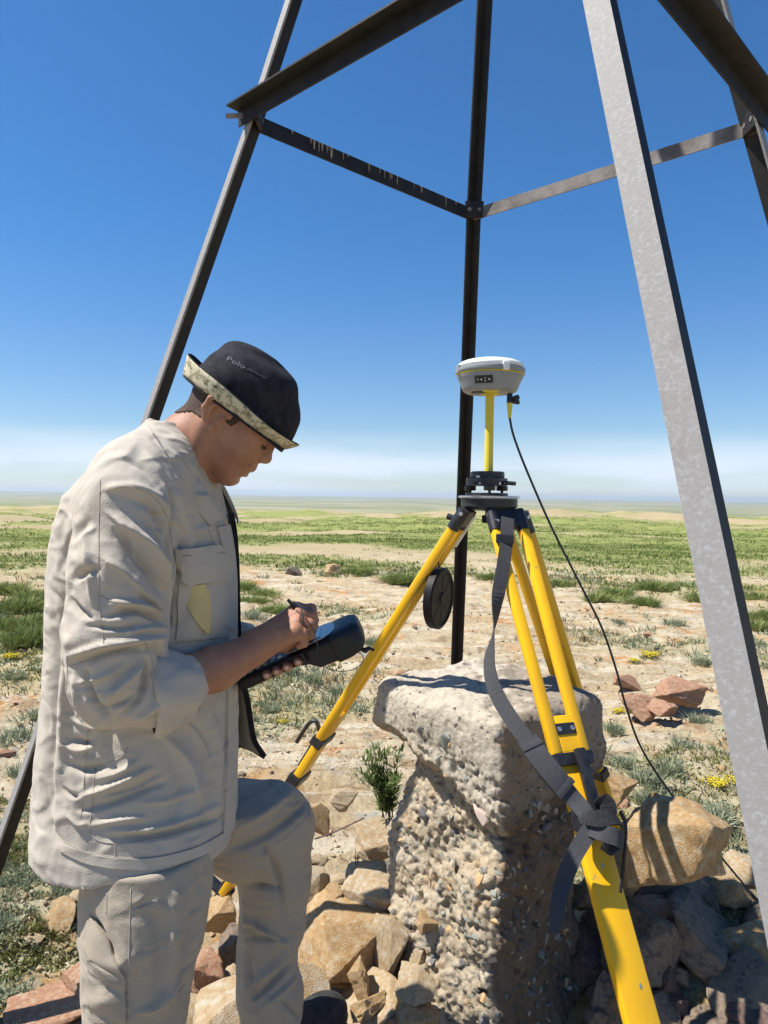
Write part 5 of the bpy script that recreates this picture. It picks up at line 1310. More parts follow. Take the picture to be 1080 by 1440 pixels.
# nails on the fingers below the controller and on the pen hand
nail = material('finger_nail', (0.55, 0.36, 0.29), (0.50, 0.31, 0.25), scale=60, rough=0.35)
for q in TIPS:
    MB().lathe(q + np.array([0.001, -0.0075, 0.0005]), [(0.0050, -0.0012), (0.0050, 0.0008), (0.0030, 0.0016)], (0.05, -1, -0.25), 14).build('finger_nail', nail, body, smooth=True)

# ---- hair, brows, lashes
hair = bpy.data.materials.new('tmp'); bpy.data.materials.remove(hair)
hair = material('short_dark_hair', (0.035, 0.025, 0.020), (0.13, 0.080, 0.055), scale=420, detail=3, rough=0.75, bump=0.8, bscale=700, bdist=0.004, spec=0.3)
Xh, Yh, Zh = hv_.grid((slice(None),) * 3)
la = (Xh - HO[0]) * FW[0] + (Yh - HO[1]) * FW[1] + (Zh - HO[2]) * FW[2]
lb = (Xh - HO[0]) * UP_[0] + (Yh - HO[1]) * UP_[1] + (Zh - HO[2]) * UP_[2]
# hair covers the scalp above a line that dips behind the ear and runs down a sideburn
line = np.where(la < -0.024, -0.026 + 0.30 * (la + 0.03) * 0.4 - 0.022 * sstep(-0.05, -0.09, la), 0.0)
line = np.where((la >= -0.024) & (la < 0.004), 0.036, line); line = np.where((la >= 0.004) & (la < 0.048), -0.004 + np.clip(np.abs(la - 0.016) - 0.007, 0, 1) * 2.6, line); line = line + 0.0040 * pnoise(Xh * 230, Yh * 230, Zh * 230) + 0.0025 * pnoise(Xh * 460, Yh * 460, Zh * 460); line = np.where(la >= 0.048, 0.045 + (la - 0.048) * 1.5, line)
shell = np.maximum(np.maximum(skull_d - 0.0022, line - lb), -(skull_d + 0.006))
shell = np.maximum(shell, lb - 0.07)
hvv, hff = surface_nets(np.broadcast_to(shell, hv_.d.shape).astype(np.float32), hv_.lo, hv_.h)
mk('hair', hvv, hff, hair, person)
for s in (-1, 1):
    MB().tube(spline([hl(.097, .019, .012 * s), hl(.0945, .022, .030 * s), hl(.080, .021, .051 * s)], 12), [.002, .003, .0032, .0035, .0035, .0035, .003, .003, .003, .0025, .002, .001], 8).build('eyebrow', hair, person, smooth=True)
    MB().tube(spline([hl(.0940, .003, .016 * s), hl(.0942, .000, .029 * s), hl(.0905, .001, .040 * s), hl(.0825, .004, .0475 * s)], 14), [.0012, .0016, .002, .0022, .0024, .0025, .0025, .0025, .0025, .0024, .0022, .002, .0016, .001], 6).build('eyelash', hair, person, smooth=True)

# ---- hat
hatm = material('black_hat_cotton', (0.013, 0.013, 0.017), (0.026, 0.026, 0.033), scale=60, rough=0.88, spec=0.18, bump=0.25, bscale=500, bdist=0.002)
camo = material('camouflage_lining', (0.55, 0.50, 0.36), (0.30, 0.27, 0.17), scale=70, detail=4, lo=0.47, hi=0.58, rough=0.9, spec=0.1, c3=(0.12, 0.12, 0.08), scale3=95, lo3=0.56, hi3=0.64, bump=0.2, bscale=400, bdist=0.002)
hs = [(.014, -.119, .123, .090), (.035, -.113, .122, .091), (.055, -.108, .121, .091), (.075, -.107, .117, .090), (.092, -.104, .110, .088), (.108, -.099, .099, .084), (.122, -.090, .087, .077), (.133, -.078, .073, .066), (.141, -.058, .060, .050), (.147, -.034, .044, .032), (.150, -.008, .026, .014), (.1505, .004, .012, .003)]
NH = 72; v, f = [], []
for i, (b_, a0, a1, w_) in enumerate(hs):
    for j in range(NH):
        th = 2 * math.pi * j / NH; cth, sth = math.cos(th), math.sin(th)
        e = 2 / 2.25; ca_ = math.copysign(abs(cth) ** e, cth); sa_ = math.copysign(abs(sth) ** e, sth)
        dent = 0.004 * math.sin(3.1 * th + i * 0.7) * min(1, i / 4) + 0.003 * math.sin(5 * th + i * 1.9)
        v.append(hl((a0 + a1) / 2 + ca_ * ((a1 - a0) / 2 + dent), b_ + 0.003 * math.sin(2 * th + i), sa_ * (w_ + dent)))
for i in range(len(hs) - 1):
    for j in range(NH): f.append((i * NH + j, i * NH + (j + 1) % NH, (i + 1) * NH + (j + 1) % NH, (i + 1) * NH + j))
f.append(tuple((len(hs) - 1) * NH + j for j in range(NH)))
hat = empty('bucket_hat', hl(0, 0.014, 0), "black bucket hat with turned-up camouflage brim on the man's head", 'hat')
crown = mk('crown', np.array(v), f, hatm, hat)
bm = bmesh.new(); bm.from_mesh(crown.data); bmesh.ops.recalc_face_normals(bm, faces=bm.faces[:]); bm.to_mesh(crown.data); bm.free()
sb = crown.modifiers.new('sub', 'SUBSURF'); sb.levels = 1; sb.render_levels = 1
rings = []
for u in np.linspace(0, 1, 7):
    ring = []
    for j in range(NH):
        th = 2 * math.pi * j / NH; cth, sth = math.cos(th), math.sin(th)
        bk = 0.5 - 0.5 * cth                                          # 1 at the back of the head
        bb0 = 0.024 - 0.011 * bk; hgt = 0.021 + 0.018 * bk ** 2; out = 0.020
        la_ = 0.1225 + out * u * (0.85 + 0.1 * bk) + 0.002 * math.sin(5 * th); lw_ = 0.0935 + 0.021 * u ** 0.8 + 0.0015 * math.sin(7 * th + 1)
        ring.append(hl(0.0025 + cth * la_, bb0 + hgt * u ** 1.15 + 0.002 * math.sin(4 * th + 1) * u, sth * lw_))
    rings.append(ring)
def ring_shell(name, rings, thick, mo, mi, parent):
    """closed band: outside gets mo, inside mi"""
    nR_, n_ = len(rings), len(rings[0]); ou = np.array(rings); cen = ou.mean(axis=(0, 1))
    inn = ou.copy()
    d_ = inn - cen; dh = d_ - np.outer(d_.reshape(-1, 3) @ UP_, UP_).reshape(d_.shape); dh /= np.linalg.norm(dh, axis=2)[..., None]
    inn = ou - dh * thick * 0.7 + UP_ * thick * 0.6
    v = np.concatenate([ou.reshape(-1, 3), inn.reshape(-1, 3)]); m = nR_ * n_; f = []; mi_ = []
    for i in range(nR_ - 1):
        for j in range(n_):
            q = i * n_ + j; q2 = i * n_ + (j + 1) % n_
            f.append((q, q2, q2 + n_, q + n_)); mi_.append(0); f.append((m + q, m + q + n_, m + q2 + n_, m + q2)); mi_.append(1)
    for j in range(n_):
        j2 = (j + 1) % n_
        f.append((j, m + j, m + j2, j2)); mi_.append(1); t_ = (nR_ - 1) * n_; f.append((t_ + j, t_ + j2, m + t_ + j2, m + t_ + j)); mi_.append(1)
    o = mk(name, v, f, mo, parent); o.data.materials.append(mi); o.data.polygons.foreach_set('material_index', np.array(mi_, np.int32))
    bm = bmesh.new(); bm.from_mesh(o.data); bmesh.ops.recalc_face_normals(bm, faces=bm.faces[:]); bm.to_mesh(o.data); bm.free()
    return o
ring_shell('brim', rings, 0.004, camo, hatm, hat)
# embroidered word on the crown
hb = bvh_of(np.array(v[:NH * len(hs)]), f[:-1]) if False else None
cvv = np.array([tuple(np.array(q.co) + _org[crown.name]) for q in crown.data.vertices]); cff = [tuple(p.vertices) for p in crown.data.polygons]
hb = BVHTree.FromPolygons([Vector(q) for q in cvv], cff)
fc = bpy.data.curves.new('embroidery_text', 'FONT'); fc.body = 'Polo'; fc.size = 1.0; fc.resolution_u = 3
fo = bpy.data.objects.new('embroidery_text', fc); C.objects.link(fo); bpy.context.view_layer.update()
em = fo.evaluated_get(bpy.context.evaluated_depsgraph_get()).to_mesh()
ev = np.array([q.co[:] for q in em.vertices]); ef = [tuple(p.vertices) for p in em.polygons]
bpy.data.objects.remove(fo); bpy.data.curves.remove(fc)
ev = ev - [ev[:, 0].min(), 0, 0]; tw = ev[:, 0].max()
thr = material('white_thread', (0.20, 0.20, 0.22), (0.12, 0.12, 0.135), scale=200, rough=0.9)
tp, ta = np.array([319.0, 507.0]), math.radians(27)
ux, uy = np.array([math.cos(ta), math.sin(ta)]), np.array([math.sin(ta), -math.cos(ta)])
ov = []
for q in ev:
    p_ = tp + ux * q[0] / tw * 27 + uy * q[1] * 9.5
    h_ = on_surf(hb, p_[0], p_[1], 0.0016); ov.append(h_[0] if h_ else P(p_[0], p_[1], 1.35))
mk('embroidery', np.array(ov), ef, thr, crown, smooth=False)
rq = random.Random(4)
sq = [tp + ux * (30 + 31 * t_ + rq.uniform(-1, 1)) + uy * (2.6 + rq.uniform(-2.6, 2.6) * (1 - 0.45 * t_)) for t_ in np.linspace(0, 1, 26)]
sw = [on_surf(hb, q[0], q[1], 0.0012) for q in sq]; sw = np.array([q[0] for q in sw if q is not None])
MB().tube(sw, 0.0004, 5).build('embroidery', thr, crown, smooth=True)

# ---------------------------------------------------------------- handheld controller and stylus
c_lo, c_hi = P(340, 948, 1.432), P(500, 873, 1.440)
d1 = unit(c_hi - c_lo); d2 = unit(np.array([0.03, 1.0, 0.13]) - d1 * (np.array([0.03, 1.0, 0.13]) @ d1)); d3 = unit(np.cross(d1, d2))
if d3[2] < 0: d3 = -d3
LC = np.linalg.norm(c_hi - c_lo)
ctrl = empty('handheld_controller', (c_lo + c_hi) / 2 - d3 * 0.03, "black handheld survey controller with sky-tinted screen held in the man's hands", 'controller')
dev_black = material('controller_black', (0.007, 0.007, 0.008), (0.013, 0.013, 0.014), scale=20, rough=0.45, spec=0.35)
def loft_dev(secs, n=36):
    v, f = [], []
    for s, hw, zl, zh in secs:
        for j in range(n):
            th = 2 * math.pi * (j + 0.5) / n; c_, s_ = math.cos(th), math.sin(th); e = 0.42
            v.append(c_lo + d1 * s + d2 * hw * math.copysign(abs(c_) ** e, c_) + d3 * ((zl + zh) / 2 + (zh - zl) / 2 * math.copysign(abs(s_) ** e, s_)))
    for i in range(len(secs) - 1):
        for j in range(n): f.append((i * n + j, i * n + (j + 1) % n, (i + 1) * n + (j + 1) % n, (i + 1) * n + j))
    f.append(tuple(range(n - 1, -1, -1))); f.append(tuple((len(secs) - 1) * n + j for j in range(n)))
    return np.array(v), f
secs = [(-0.012, .018, -.022, -.008), (-0.010, .028, -.027, -.003), (0.0, .036, -.026, .0), (0.05, .040, -.026, .002), (0.11, .043, -.026, .004), (0.138, .050, -.032, .006), (0.155, .058, -.046, .008), (LC - 0.035, .060, -.050, .009), (LC - 0.012, .054, -.047, .008), (LC - 0.003, .044, -.040, .004), (LC, .034, -.032, -.004)]
v, f = loft_dev(secs); MB().add(v, f).build('casing', dev_black, ctrl, angle=50)
bs_ = [(LC - 0.060, .0605, -.051, .0070), (LC - 0.058, .0625, -.053, .0095), (LC - 0.032, .0625, -.053, .0105), (LC - 0.010, .0565, -.050, .0095), (LC + 0.001, .046, -.042, .006), (LC + 0.005, .034, -.032, -.003)]
v, f = loft_dev(bs_); MB().add(v, f).build('bumper', dev_black, ctrl, angle=50)
for k in range(4):
    MB().box(c_lo + d1 * (0.035 + 0.022 * k) - d2 * 0.0425 + d3 * -0.013, d1 * 0.007, d2 * 0.0015, d3 * 0.008, 0.001).build('grip_rib', dev_black, ctrl)
glass = material('controller_screen', (0.030, 0.055, 0.095), (0.025, 0.045, 0.08), scale=10, rough=0.12, spec=0.9, coat=0.8)  # dark glass with the sky's blue put into its colour
bez = material('controller_bezel', (0.035, 0.06, 0.10), (0.03, 0.05, 0.085), scale=12, rough=0.2, spec=0.8, coat=0.5)  # black plastic; the sky's blue sheen is painted into its colour
mid = lambda s, c, h: c_lo + d1 * s + d2 * c + d3 * h
outl = [(0.0, -.040), (.018, -.047), (.075, -.050), (.092, -.042), (.100, -.022), (.102, 0), (.100, .022), (.092, .042), (.075, .050), (.018, .047), (0.0, .040)]
MB().prism(outl, mid(0.108, 0, 0.0078), d1, d2, d3 * 0.0022).build('bezel', bez, ctrl)
scr = MB().box(mid(0.148, 0, 0.0105), d1 * 0.030, d2 * 0.036, d3 * 0.0009).build('screen', glass, ctrl)
MB().box(mid(0.135, -0.0585, -0.010), d1 * 0.003, d2 * 0.002, d3 * 0.012, 0.001).build('side_clip', dev_black, ctrl)
for i in range(6):
    for j in range(4):
        MB().box(mid(0.008 + 0.016 * i, -0.021 + 0.014 * j, 0.0025 + 0.0003 * i), d1 * 0.005, d2 * 0.0045, d3 * 0.0018, 0.001).build('key', grey_p if (i + j) % 5 else white_p, ctrl)
MB().tube(spline([mid(LC - 0.012, -0.035, -0.043), mid(LC - 0.006, -0.040, -0.052), mid(LC + 0.004, -0.038, -0.053), mid(LC + 0.010, -0.036, -0.061)], 10), [.004] * 3 + [.006, .006, .005, .004, .003, .003, .003], 8).build('tether_anchor', dev_black, ctrl, angle=50)
cordm = material('tether_cord', (0.03, 0.03, 0.03), (0.05, 0.05, 0.05), scale=60, rough=0.6)
teth = [P(430, 868, 1.345), P(440, 885, 1.350), P(446, 905, 1.352), P(446, 922, 1.355), P(439, 930, 1.356), P(442, 928, 1.357), P(452, 930, 1.36), P(462, 941, 1.365), P(482, 944, 1.37), P(500, 940, 1.38), P(510, 930, 1.385), P(510, 921, 1.39), P(503, 918, 1.392)]
MB().tube(spline(teth, 70), 0.0009, 6).build('tether', cordm, ctrl)
st0, st1 = P(405, 843, 1.372), P(441, 890.5, 1.392)
sty = empty('stylus', st1, 'thin black stylus with a coiled cord gripped in the right hand over the screen', 'stylus')
MB().tube([st0, st0 + (st1 - st0) * 0.9, st1], [.0032, .0032, .0008], 10).build('barrel', dev_black, sty, angle=50)
MB().tube([st0 + (st1 - st0) * 0.88, st1 + (st1 - st0) * 0.0], [.0034, .0010], 10).build('tip', alu, sty, angle=50)
coil = []
cc0, cc1 = P(425, 862, 1.340), P(424, 876, 1.338)
for t_ in np.linspace(0, 1, 90):
    th = t_ * 2 * math.pi * 7; coil.append(cc0 + (cc1 - cc0) * t_ + np.array([math.cos(th) * .004, math.sin(th) * .004, 0]))
MB().tube(np.array(coil), 0.0009, 5).build('coiled_cord', cordm, sty)
MB().tube(spline([P(408, 845, 1.368), P(416, 847, 1.355), P(423, 853, 1.342), cc0], 16), 0.0010, 6).build('cord', cordm, sty)
MB().tube(spline([cc1, P(428, 880, 1.345), P(437, 888, 1.37), st1 + (st0 - st1) * 0.1], 16), 0.0010, 6).build('cord', cordm, sty)
# ---------------------------------------------------------------- stones
def stone_mat(name, c1, c2, c3):
    return material(name, c1, c2, scale=7, detail=9, rough=0.93, spec=0.12, bump=0.6, bscale=34, bdist=0.03, c3=c3, scale3=5, lo3=0.50, hi3=0.66)
SM = {'ochre': stone_mat('ochre_stone', (0.50, 0.36, 0.20), (0.42, 0.25, 0.11), (0.54, 0.43, 0.28)),
      'beige': stone_mat('beige_stone', (0.52, 0.42, 0.285), (0.44, 0.30, 0.16), (0.56, 0.49, 0.38)),
      'red': stone_mat('reddish_stone', (0.46, 0.275, 0.175), (0.37, 0.19, 0.11), (0.50, 0.36, 0.25)),
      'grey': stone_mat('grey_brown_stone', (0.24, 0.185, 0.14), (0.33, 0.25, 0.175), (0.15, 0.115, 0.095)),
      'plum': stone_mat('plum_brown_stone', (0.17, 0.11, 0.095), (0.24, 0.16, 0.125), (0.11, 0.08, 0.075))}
RM = [rock_mesh('boulder', 100 + i, 4, 11 + i % 4, (1.12, 1.12, 1.12), 0.06, 0.022) for i in range(9)]
for me in RM: me.materials.append(None)
def stone(px, py, depth, sx, sy, sz, mat, rot, mesh, label, name='boulder', group=None, cat='stone', dz=0.0):
    o = bpy.data.objects.new(name, RM[mesh]); C.objects.link(o)
    k = 0.86 if px > 820 and py > 1200 else 0.94
    if px > 820 and py > 1255: depth *= 1.12; k *= 1.12
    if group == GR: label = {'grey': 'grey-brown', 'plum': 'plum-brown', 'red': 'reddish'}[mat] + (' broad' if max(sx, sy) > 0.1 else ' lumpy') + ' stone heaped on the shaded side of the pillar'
    o.location = tuple(P(px, py, depth) + np.array([0, 0, dz])); o.scale = (sx * k, sy * k, sz * k); o.rotation_euler = rot
    o.material_slots[0].link = 'OBJECT'; o.material_slots[0].material = SM[mat]
    return tag(o, label, cat, group)
GR, GL = 'stones heaped on the shaded side of the pillar', 'stones lying between the man and the pillar'
pile = [  # px, py, depth, half sizes, material, rotation, mesh, label
    (937, 1192, 1.90, .118, .13, .145, 'ochre', (.15, .1, .9), 3, 'large ochre boulder crossed by the shadow of the strap', None),
    (928, 1286, 1.80, .082, .075, .026, 'red', (.05, .1, .3), 1, 'thin reddish slab wedged under the large ochre boulder', None),
    (985, 1318, 1.78, .115, .12, .085, 'grey', (.4, .3, 1.1), 2, 'grey-brown boulder with one sunlit face below the reddish slab', None),
    (1022, 1262, 1.92, .056, .06, .066, 'ochre', (.2, .5, .2), 3, 'small rough ochre stone beside the cable on the heap', None),
    (1052, 1228, 2.20, .085, .08, .045, 'beige', (.1, .1, .8), 4, 'flat pale stone under the end of the cable', None),
    (1062, 1338, 1.75, .085, .09, .050, 'ochre', (.3, -.4, .3), 5, 'ochre wedge of stone beside the steel post', None),
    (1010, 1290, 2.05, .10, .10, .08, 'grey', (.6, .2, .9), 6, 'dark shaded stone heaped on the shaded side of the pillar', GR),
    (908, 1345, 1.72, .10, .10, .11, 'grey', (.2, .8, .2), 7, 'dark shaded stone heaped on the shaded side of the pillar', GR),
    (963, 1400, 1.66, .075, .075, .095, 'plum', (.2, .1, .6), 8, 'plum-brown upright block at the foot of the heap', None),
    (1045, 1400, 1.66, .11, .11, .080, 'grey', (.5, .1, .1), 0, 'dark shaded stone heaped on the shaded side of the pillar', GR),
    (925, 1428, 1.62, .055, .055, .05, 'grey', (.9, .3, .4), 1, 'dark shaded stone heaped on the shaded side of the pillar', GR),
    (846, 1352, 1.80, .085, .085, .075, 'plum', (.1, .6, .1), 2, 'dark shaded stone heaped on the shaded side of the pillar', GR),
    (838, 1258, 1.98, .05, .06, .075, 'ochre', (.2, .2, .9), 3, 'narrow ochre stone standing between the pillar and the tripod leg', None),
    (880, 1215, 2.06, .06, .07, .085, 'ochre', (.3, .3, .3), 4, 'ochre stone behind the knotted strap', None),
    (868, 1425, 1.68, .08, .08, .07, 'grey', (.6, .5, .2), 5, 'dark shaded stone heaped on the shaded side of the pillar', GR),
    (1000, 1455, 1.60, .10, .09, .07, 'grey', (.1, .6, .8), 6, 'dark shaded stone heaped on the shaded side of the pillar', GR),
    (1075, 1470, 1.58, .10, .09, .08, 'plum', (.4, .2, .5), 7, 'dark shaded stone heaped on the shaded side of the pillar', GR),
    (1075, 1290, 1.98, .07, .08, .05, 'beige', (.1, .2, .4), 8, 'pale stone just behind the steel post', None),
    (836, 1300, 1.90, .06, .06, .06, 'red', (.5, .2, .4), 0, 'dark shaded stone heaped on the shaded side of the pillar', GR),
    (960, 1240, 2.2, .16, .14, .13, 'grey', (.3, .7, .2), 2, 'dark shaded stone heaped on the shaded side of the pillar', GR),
    (905, 1300, 2.1, .14, .13, .15, 'grey', (.6, .3, .9), 5, 'dark shaded stone heaped on the shaded side of the pillar', GR),
    (870, 1110, 2.55, .07, .07, .06, 'ochre', (.3, .3, .9), 1, 'ochre stone half hidden behind the yellow leg', None),
    # left of the pillar
    (540, 1182, 2.36, .090, .085, .060, 'beige', (.1, .15, .4), 2, 'beige block leaning on the pillar below the feathery green plant', None),
    (525, 1245, 2.17, .105, .10, .070, 'beige', (.25, -.2, 1.1), 3, 'beige block below the one leaning on the pillar', None),
    (470, 1330, 2.00, .150, .15, .095, 'ochre', (.05, .08, .7), 4, 'broad ochre slab beside the black shoe', None),
    (548, 1330, 1.98, .045, .06, .090, 'beige', (.15, .1, .2), 5, 'narrow upright stone between the slab and the pillar', None),
    (530, 1420, 1.84, .13, .12, .075, 'beige', (.12, .1, .5), 6, 'rounded beige stone in front of the broad ochre slab', None),
    (487, 1124, 2.75, .068, .05, .034, 'beige', (.05, .1, .1), 7, 'small pale block lying alone on the bedrock', None),
    (440, 1160, 2.6, .07, .07, .05, 'ochre', (.4, .2, .1), 8, 'ochre stone half hidden behind the bent knee', None),
    (572, 1395, 1.80, .055, .06, .06, 'beige', (.4, .3, .9), 0, 'pale lump of stone against the foot of the pillar', GL),
    (585, 1440, 1.74, .06, .06, .05, 'ochre', (.1, .3, .2), 1, 'pale lump of stone against the foot of the pillar', GL),
    (603, 1296, 1.92, .03, .03, .03, 'ochre', (.2, .5, .5), 2, 'pale lump of stone against the foot of the pillar', GL),
    (288, 1372, 1.95, .058, .06, .075, 'red', (.2, .2, .3), 3, 'reddish stone seen between the trouser legs', None),
    (322, 1398, 1.92, .06, .06, .045, 'beige', (.2, .1, .6), 4, 'pale stone beside the reddish one between the trouser legs', None),
    (296, 1432, 1.80, .075, .07, .055, 'beige', (.1, .2, .9), 5, 'rounded yellowish stone in front of the reddish one', None),
    (308, 1282, 2.25, .065, .07, .07, 'ochre', (.4, .2, .2), 6, 'ochre stone by the tip of the left tripod leg', None),
    (332, 1335, 2.08, .055, .06, .05, 'grey', (.3, .6, .2), 7, 'dark stone by the tip of the left tripod leg', None),
    # under and beside his feet
    (395, 1478, 1.66, .21, .19, .115, 'beige', (.05, .06, .4), 8, 'broad pale rock under the raised foot', None),
    (82, 1300, 2.42, .075, .07, .055, 'ochre', (.5, -.5, .6), 0, 'yellow wedge-shaped stone lying in low plants', None),
    (108, 1258, 2.65, .085, .08, .04, 'beige', (.1, .1, .2), 1, 'tan slab behind the yellow wedge-shaped stone', None),
    (70, 1425, 2.02, .125, .10, .05, 'red', (.08, -.12, .2), 2, 'pinkish slab beside the straight leg', None),
    (128, 1380, 2.1, .075, .09, .055, 'red', (.2, .1, .9), 3, 'pinkish stone just behind the straight leg', None),
    (948, 972, 5.0, .20, .16, .085, 'red', (.05, .1, .2), 4, 'low reddish outcrop on the bedrock beyond the cable', None),
    (900, 992, 4.8, .15, .12, .075, 'red', (.1, .1, .7), 5, 'reddish stone beside the low outcrop', None),
    (888, 962, 5.6, .13, .11, .06, 'red', (.1, .2, .3), 8, 'reddish stone behind the low outcrop', None),
    (930, 996, 4.7, .11, .10, .05, 'red', (.2, .1, .5), 6, 'flat reddish chip in front of the low outcrop', None),
    (470, 803, 13.2, .17, .16, .13, 'ochre', (.2, .1, .4), 7, 'pale round stone on the rim of the bedrock', None),
    (417, 804, 13.0, .20, .16, .10, 'grey', (.1, .1, .8), 8, 'dark stone on the rim of the bedrock', None),
    (909, 893, 7.0, .05, .05, .04, 'red', (.1, .3, .4), 0, 'small red-brown stone alone on pale bedrock', None),
    (470, 925, 6.8, .08, .06, .035, 'ochre', (.1, .2, .3), 1, 'small ochre stone on bedrock left of the pillar', None)]
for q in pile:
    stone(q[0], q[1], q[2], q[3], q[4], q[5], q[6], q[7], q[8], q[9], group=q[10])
# more of the heap: small dark stones filling it
rh = np.random.default_rng(5)
for i in range(30):
    px, py = rh.uniform(815, 1090), rh.uniform(1255, 1450)
    dpt = 1.92 - 0.0014 * (py - 1255) + rh.uniform(-0.05, 0.05); s = rh.uniform(.028, .062)
    mt = ['grey', 'plum', 'ochre', 'red'][rh.choice(4, p=[.45, .25, .2, .1])]
    stone(px, py, dpt, s * rh.uniform(.9, 1.4), s, s * rh.uniform(.6, 1.0), mt, tuple(rh.uniform(0, 3, 3)), int(rh.integers(0, 9)), {'grey': 'small grey-brown stone filling the heap by the pillar', 'plum': 'small plum-brown stone filling the heap by the pillar', 'ochre': 'small ochre stone filling the heap by the pillar', 'red': 'small reddish stone filling the heap by the pillar'}[mt], group='small stones filling the heap')
for i in range(22):
    px, py = rh.uniform(440, 600), rh.uniform(1230, 1445)
    if px > 575 and py < 1330: continue
    dpt = 2.2 - 0.0022 * (py - 1230) + rh.uniform(-0.04, 0.04); s = rh.uniform(.018, .042); mt = ['beige', 'ochre', 'red', 'grey'][rh.choice(4, p=[.45, .3, .1, .15])]
    stone(px, py, dpt, s * rh.uniform(1, 1.5), s, s * rh.uniform(.6, 1.0), mt, tuple(rh.uniform(0, 3, 3)), int(rh.integers(0, 9)), {'grey': 'small dark stone lodged among the pale blocks', 'beige': 'small pale stone lodged among the pale blocks', 'ochre': 'small ochre stone lodged among the pale blocks', 'red': 'small reddish stone lodged among the pale blocks'}[mt], group='small stones lodged among the pale blocks')
# gravel nobody could count
rgv = np.random.default_rng(8); n = 9000
r = np.exp(rgv.uniform(math.log(1.6), math.log(11), n)); th = np.radians(rgv.uniform(-34, 34, n)); x, y = r * np.sin(th), r * np.cos(th)
keep = (fbm(x / 0.8, y / 0.8, 4.4, 3) + rgv.normal(0, .3, n) > 0.0) & ~((np.abs(x - 0.29) < 0.3) & (np.abs(y - 2.02) < 0.34)); x, y, r = x[keep], y[keep], r[keep]; n = len(x)
s = (0.0035 + 0.010 * rgv.random(n) ** 3) * (0.8 + 0.16 * r); z = ground_height(x, y)
o6 = np.array([[1, 0, 0], [-1, 0, 0], [0, 1, 0], [0, -1, 0], [0, 0, 1], [0, 0, -1.0]])
gvv = (np.stack([x, y, z + s * 0.2], 1)[:, None, :] + o6[None] * s[:, None, None] * rgv.uniform(.5, 1.4, (n, 6, 1)) * np.array([1, 1, .7]) + rgv.normal(0, .25, (n, 6, 3)) * s[:, None, None]).reshape(-1, 3)
tri8 = np.array([[0, 2, 4], [2, 1, 4], [1, 3, 4], [3, 0, 4], [2, 0, 5], [1, 2, 5], [3, 1, 5], [0, 3, 5]])
grav_m = material('gravel', (0.40, 0.29, 0.17), (0.24, 0.165, 0.10), scale=18, detail=2, lo=0.45, hi=0.55, rough=0.95, c3=(0.47, 0.41, 0.32), scale3=25, lo3=0.52, hi3=0.58)
tag(mk('gravel', gvv, (np.arange(n)[:, None, None] * 6 + tri8[None]).reshape(-1, 3), grav_m, None, smooth=False), 'loose brown gravel strewn over the bedrock', 'gravel', kind='stuff')
# small loose stones
rs_ = np.random.default_rng(11)
SMALL = [rock_mesh('loose_stone', 200 + i, 1, 13, (1, 1, 0.6), 0.06, 0.02) for i in range(6)]
for me in SMALL: me.materials.append(None)
cnt = 0
while cnt < 210:
    py = 860 + 520 * rs_.random() ** 1.25; px = rs_.uniform(-30, 1110)
    g = PZ(px, py, 0.02); x, y = g[0], g[1]
    if abs(x - 0.29) < 0.42 and abs(y - 2.02) < 0.45: continue
    z = float(ground_height(np.array([x]), np.array([y]))[0])
    s = rs_.choice([0.011, 0.016, 0.024, 0.036], p=[.38, .34, .2, .08]) * (1 + 0.10 * y)
    o = bpy.data.objects.new('loose_stone', SMALL[rs_.integers(0, 6)]); C.objects.link(o)
    o.location = (x, y, z + s * 0.25); o.scale = (s * rs_.uniform(.9, 1.7), s * rs_.uniform(.7, 1.1), s * rs_.uniform(.5, .9)); o.rotation_euler = (rs_.uniform(-.3, .3), rs_.uniform(-.3, .3), rs_.uniform(0, 6.28))
    mt = rs_.choice(['ochre', 'beige', 'red', 'grey'], p=[.3, .38, .2, .12])
    o.material_slots[0].link = 'OBJECT'; o.material_slots[0].material = SM[mt]
    nm = {'ochre': 'small ochre chip of stone lying loose on the ground', 'beige': 'small pale chip of stone lying loose on the ground', 'red': 'small reddish chip of stone lying loose on the ground', 'grey': 'small dark chip of stone lying loose on the ground'}[mt]
    where = 'right of the pillar' if px > 800 else ('between the man and the pillar' if px > 330 else 'behind the man'); how = 'flat' if o.scale[2] < 0.62 * s else 'chunky'
    tag(o, nm.replace('small ', 'small ' + how + ' ').replace('loose on the ground', 'loose ' + where), 'stone', 'loose stone chips scattered over the bedrock'); cnt += 1

# ---------------------------------------------------------------- plants
def leaf_material(name, c1, c2, c3):
    m = bpy.data.materials.new(name); m.use_nodes = True; N, L = m.node_tree.nodes, m.node_tree.links; b = N['Principled BSDF']
    b.inputs['Roughness'].default_value = 0.8; b.inputs['Specular IOR Level'].default_value = 0.2
    at = N.new('ShaderNodeAttribute'); at.attribute_name = 'tint'
    cr = N.new('ShaderNodeValToRGB'); e = cr.color_ramp.elements; e[0].color = (*c1, 1); e[0].position = 0.1; e[1].color = (*c3, 1); e[1].position = 0.95
    mid_ = e.new(0.5); mid_.color = (*c2, 1)
    L.new(at.outputs['Fac'], cr.inputs[0]); L.new(cr.outputs[0], b.inputs['Base Color'])
    tr = N.new('ShaderNodeBsdfTranslucent'); L.new(cr.outputs[0], tr.inputs['Color']); mx = N.new('ShaderNodeMixShader'); mx.inputs[0].default_value = 0.25
    L.new(b.outputs[0], mx.inputs[1]); L.new(tr.outputs[0], mx.inputs[2]); L.new(mx.outputs[0], N['Material Output'].inputs['Surface'])
    return m
green_m = leaf_material('steppe_grass', (0.075, 0.110, 0.030), (0.205, 0.255, 0.070), (0.37, 0.375, 0.15))
sage_m = leaf_material('sage_leaves', (0.14, 0.165, 0.095), (0.26, 0.295, 0.18), (0.38, 0.40, 0.27))
